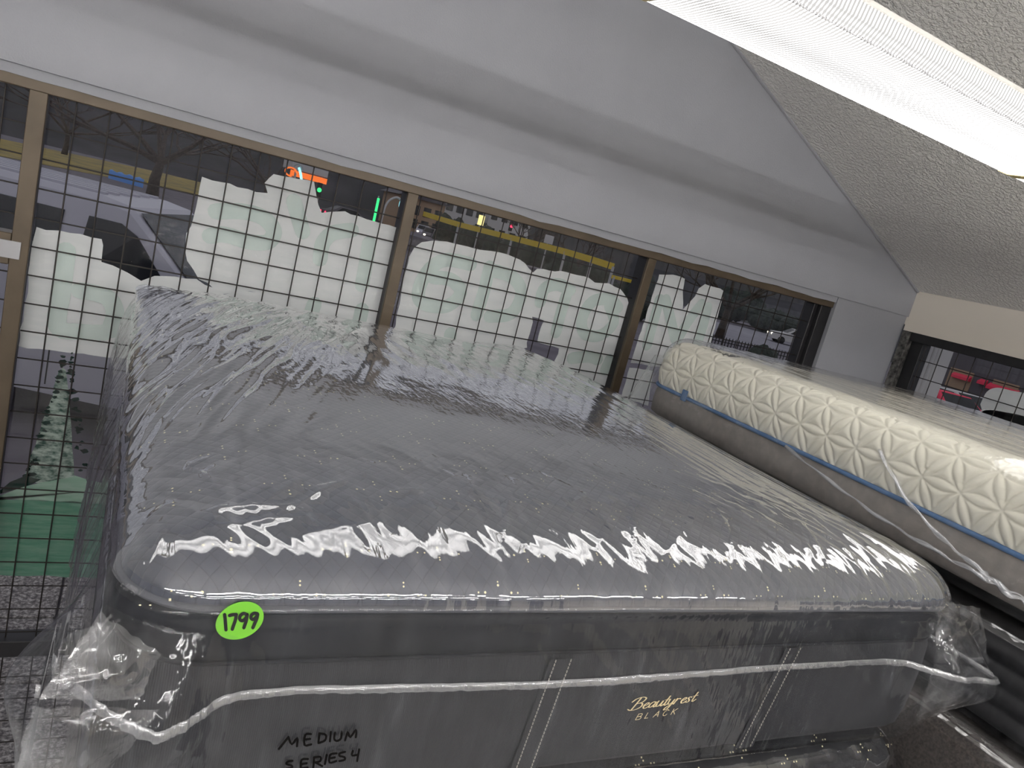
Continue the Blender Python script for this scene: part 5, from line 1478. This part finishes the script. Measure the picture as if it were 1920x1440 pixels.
# picket fence
fa = onZ(1300, 668, GZO); fb = onZ(1545, 722, GZO)
fn = empty('picket_fence', fa); tag(fn, 'black metal picket fence in front of the pale road', 'fence')
d = fb - fa; L = np.linalg.norm(d); u_ = d / L
pk = None; nn = int(L / .16)
for i in range(nn):
    p = u_ * (i * L / nn)
    if pk is None: pk = MB().box((-.015, -.015, 0), (.015, .015, 1.0)).add([(-.02, -.02, 1.0), (.02, -.02, 1.0), (.02, .02, 1.0), (-.02, .02, 1.0), (0, 0, 1.1)], [(0, 1, 4), (1, 2, 4), (2, 3, 4), (3, 0, 4)]).build('picket', MAT['rubber']); o = pk
    else: o = pk.copy(); COL.objects.link(o)
    o.parent = fn; o.location = tuple(p)
for z in (.15, .85):
    MB().tube([(0, 0, z), tuple(d + np.array([0, 0, z]))], .02, 5).build('rail', MAT['rubber'], fn)

# buildings far behind
def building(px, py, Y, w, h, mat, label, roof):
    c = onY(px, py, Y); b = empty('building', (c[0], Y, GZO)); tag(b, label, 'building', 'far buildings'); zc = c[2] - GZO
    MB().box((-w / 2, 0, 0), (w / 2, 8, zc + h)).build('walls', mat, b)
    MB().prism([(-w / 2 - .5, zc + h), (w / 2 + .5, zc + h), (0, zc + h + 1.6)], (0, -.4, 0), (1, 0, 0), (0, 0, 1), (0, 8.8, 0)).build('roof', roof, b)
    wn_ = None
    for i in range(4):
        for j in range(2):
            if wn_ is None: wn_ = MB().box((-.5, -.06, -.6), (.5, .02, .6), .03).build('window', MAT['darkglass']); o = wn_
            else: o = wn_.copy(); COL.objects.link(o)
            o.parent = b; o.location = (-w / 2 + w * (i + .5) / 4, 0, max(1.5, zc + h - 1.4 - j * 2.4))
building(790, 398, 92, 6, 1.5, MAT['tan_wall'], 'tan house at the top left of the middle pane', MAT['roof_grey'])
building(870, 402, 97, 6, 2.0, MAT['white_wall'], 'pale house behind the yellow barrier', MAT['roof_grey'])
building(955, 420, 102, 7, 2.0, MAT['white_wall'], 'pale wide house right of the lit yellow sign', MAT['roof_grey'])

# ---- beyond the right window
c = onX(1748, 690, 5.2)
pc = empty('porch_column', (5.2, c[1], GZO)); tag(pc, 'white fluted porch column just outside the right window', 'column')
MB().box((-.07, -.07, 0), (.07, .07, 3.2), .008).build('shaft', MAT['white_wall'], pc)
MB().box((-.1, -.1, 0), (.1, .1, .2), .01).build('base', MAT['white_wall'], pc)
for k in (-.035, 0, .035): MB().box((-.078, k - .008, .2), (-.069, k + .008, 3.2)).build('flute', MAT['white_wall'], pc)
def rbuild():
    Xb = 42.0
    a = onX(1765, 690, Xb); b = onX(1990, 745, Xb)
    r = empty('restaurant', (Xb, (a[1] + b[1]) / 2, GZO)); tag(r, 'tan restaurant with glowing red awnings beyond the right window', 'building')
    y0_, y1_ = b[1] - r.location[1] - 6, a[1] - r.location[1]
    top = onX(1800, 655, Xb)[2] - GZO
    MB().box((0, y0_, 0), (10, y1_, top + 1.0)).build('walls', MAT['roof_grey'], r)
    MB().box((-.2, y0_ - .3, top + 1.0), (10.2, y1_ + .3, top + 1.5)).build('parapet', MAT['roof_grey'], r)
    def awn(px0, px1, py0, py1):
        A = onX(px0, py0, Xb - 1.0); Bq = onX(px1, py0 + .26 * (px1 - px0), Xb - 1.0); lo = onX(px0, py1, Xb - 1.0)
        ya, yb_ = A[1] - r.location[1], Bq[1] - r.location[1]; zt_ = A[2] - GZO; zl = lo[2] - GZO
        if ya < yb_: ya, yb_ = yb_, ya
        aw = MB().prism([(1.0, zt_), (-.3, zl), (-.3, zl - .15), (1.0, zl - .15)], (0, yb_, 0), (1, 0, 0), (0, 0, 1), (0, ya - yb_, 0)).build('awning', MAT['red_awning'], r)
        MB().box((.5, yb_, zt_ - .02), (.62, ya, zt_ + .22)).build('neon_line', MAT['glow_red'], aw)
    awn(1778, 1812, 674, 700); awn(1826, 1840, 690, 712); awn(1846, 1902, 690, 722)
    for k in range(5):
        yy = y0_ + (y1_ - y0_) * (k + .5) / 5
        MB().box((-.05, yy - .7, .9), (.02, yy + .7, 2.0), .02).build('window', MAT['tan_wall'], r)
rbuild()
for i, (px, py, X, mt, w) in enumerate([(1766, 716, 26, MAT['red_awning'], 'dark red car beside the porch column'), (1796, 722, 29, MAT['white_wall'], 'white car left of the painted blob outside the right window'), (1832, 733, 21, MAT['silver'], 'silver car close to the painted blob outside the right window')]):
    c = onX(px, py, X); car((X, c[1], GZO), 1.2, mt, w, False, 'parked cars by the restaurant')
for i, (px, X) in enumerate([(1748, 14.6), (1785, 13.2), (1828, 12.0), (1872, 11.0), (1918, 10.2)]):
    c = onX(px, 745 + i * 9, X)
    shrub('clipped_hedge', (X, c[1], 0), (0.62, 0.62, 1.25), 70 + i, 'clipped dark hedge section, %s from the porch column' % ['first', 'second', 'third', 'fourth', 'fifth'][i], MAT['foliage'], 'hedge outside the right window')
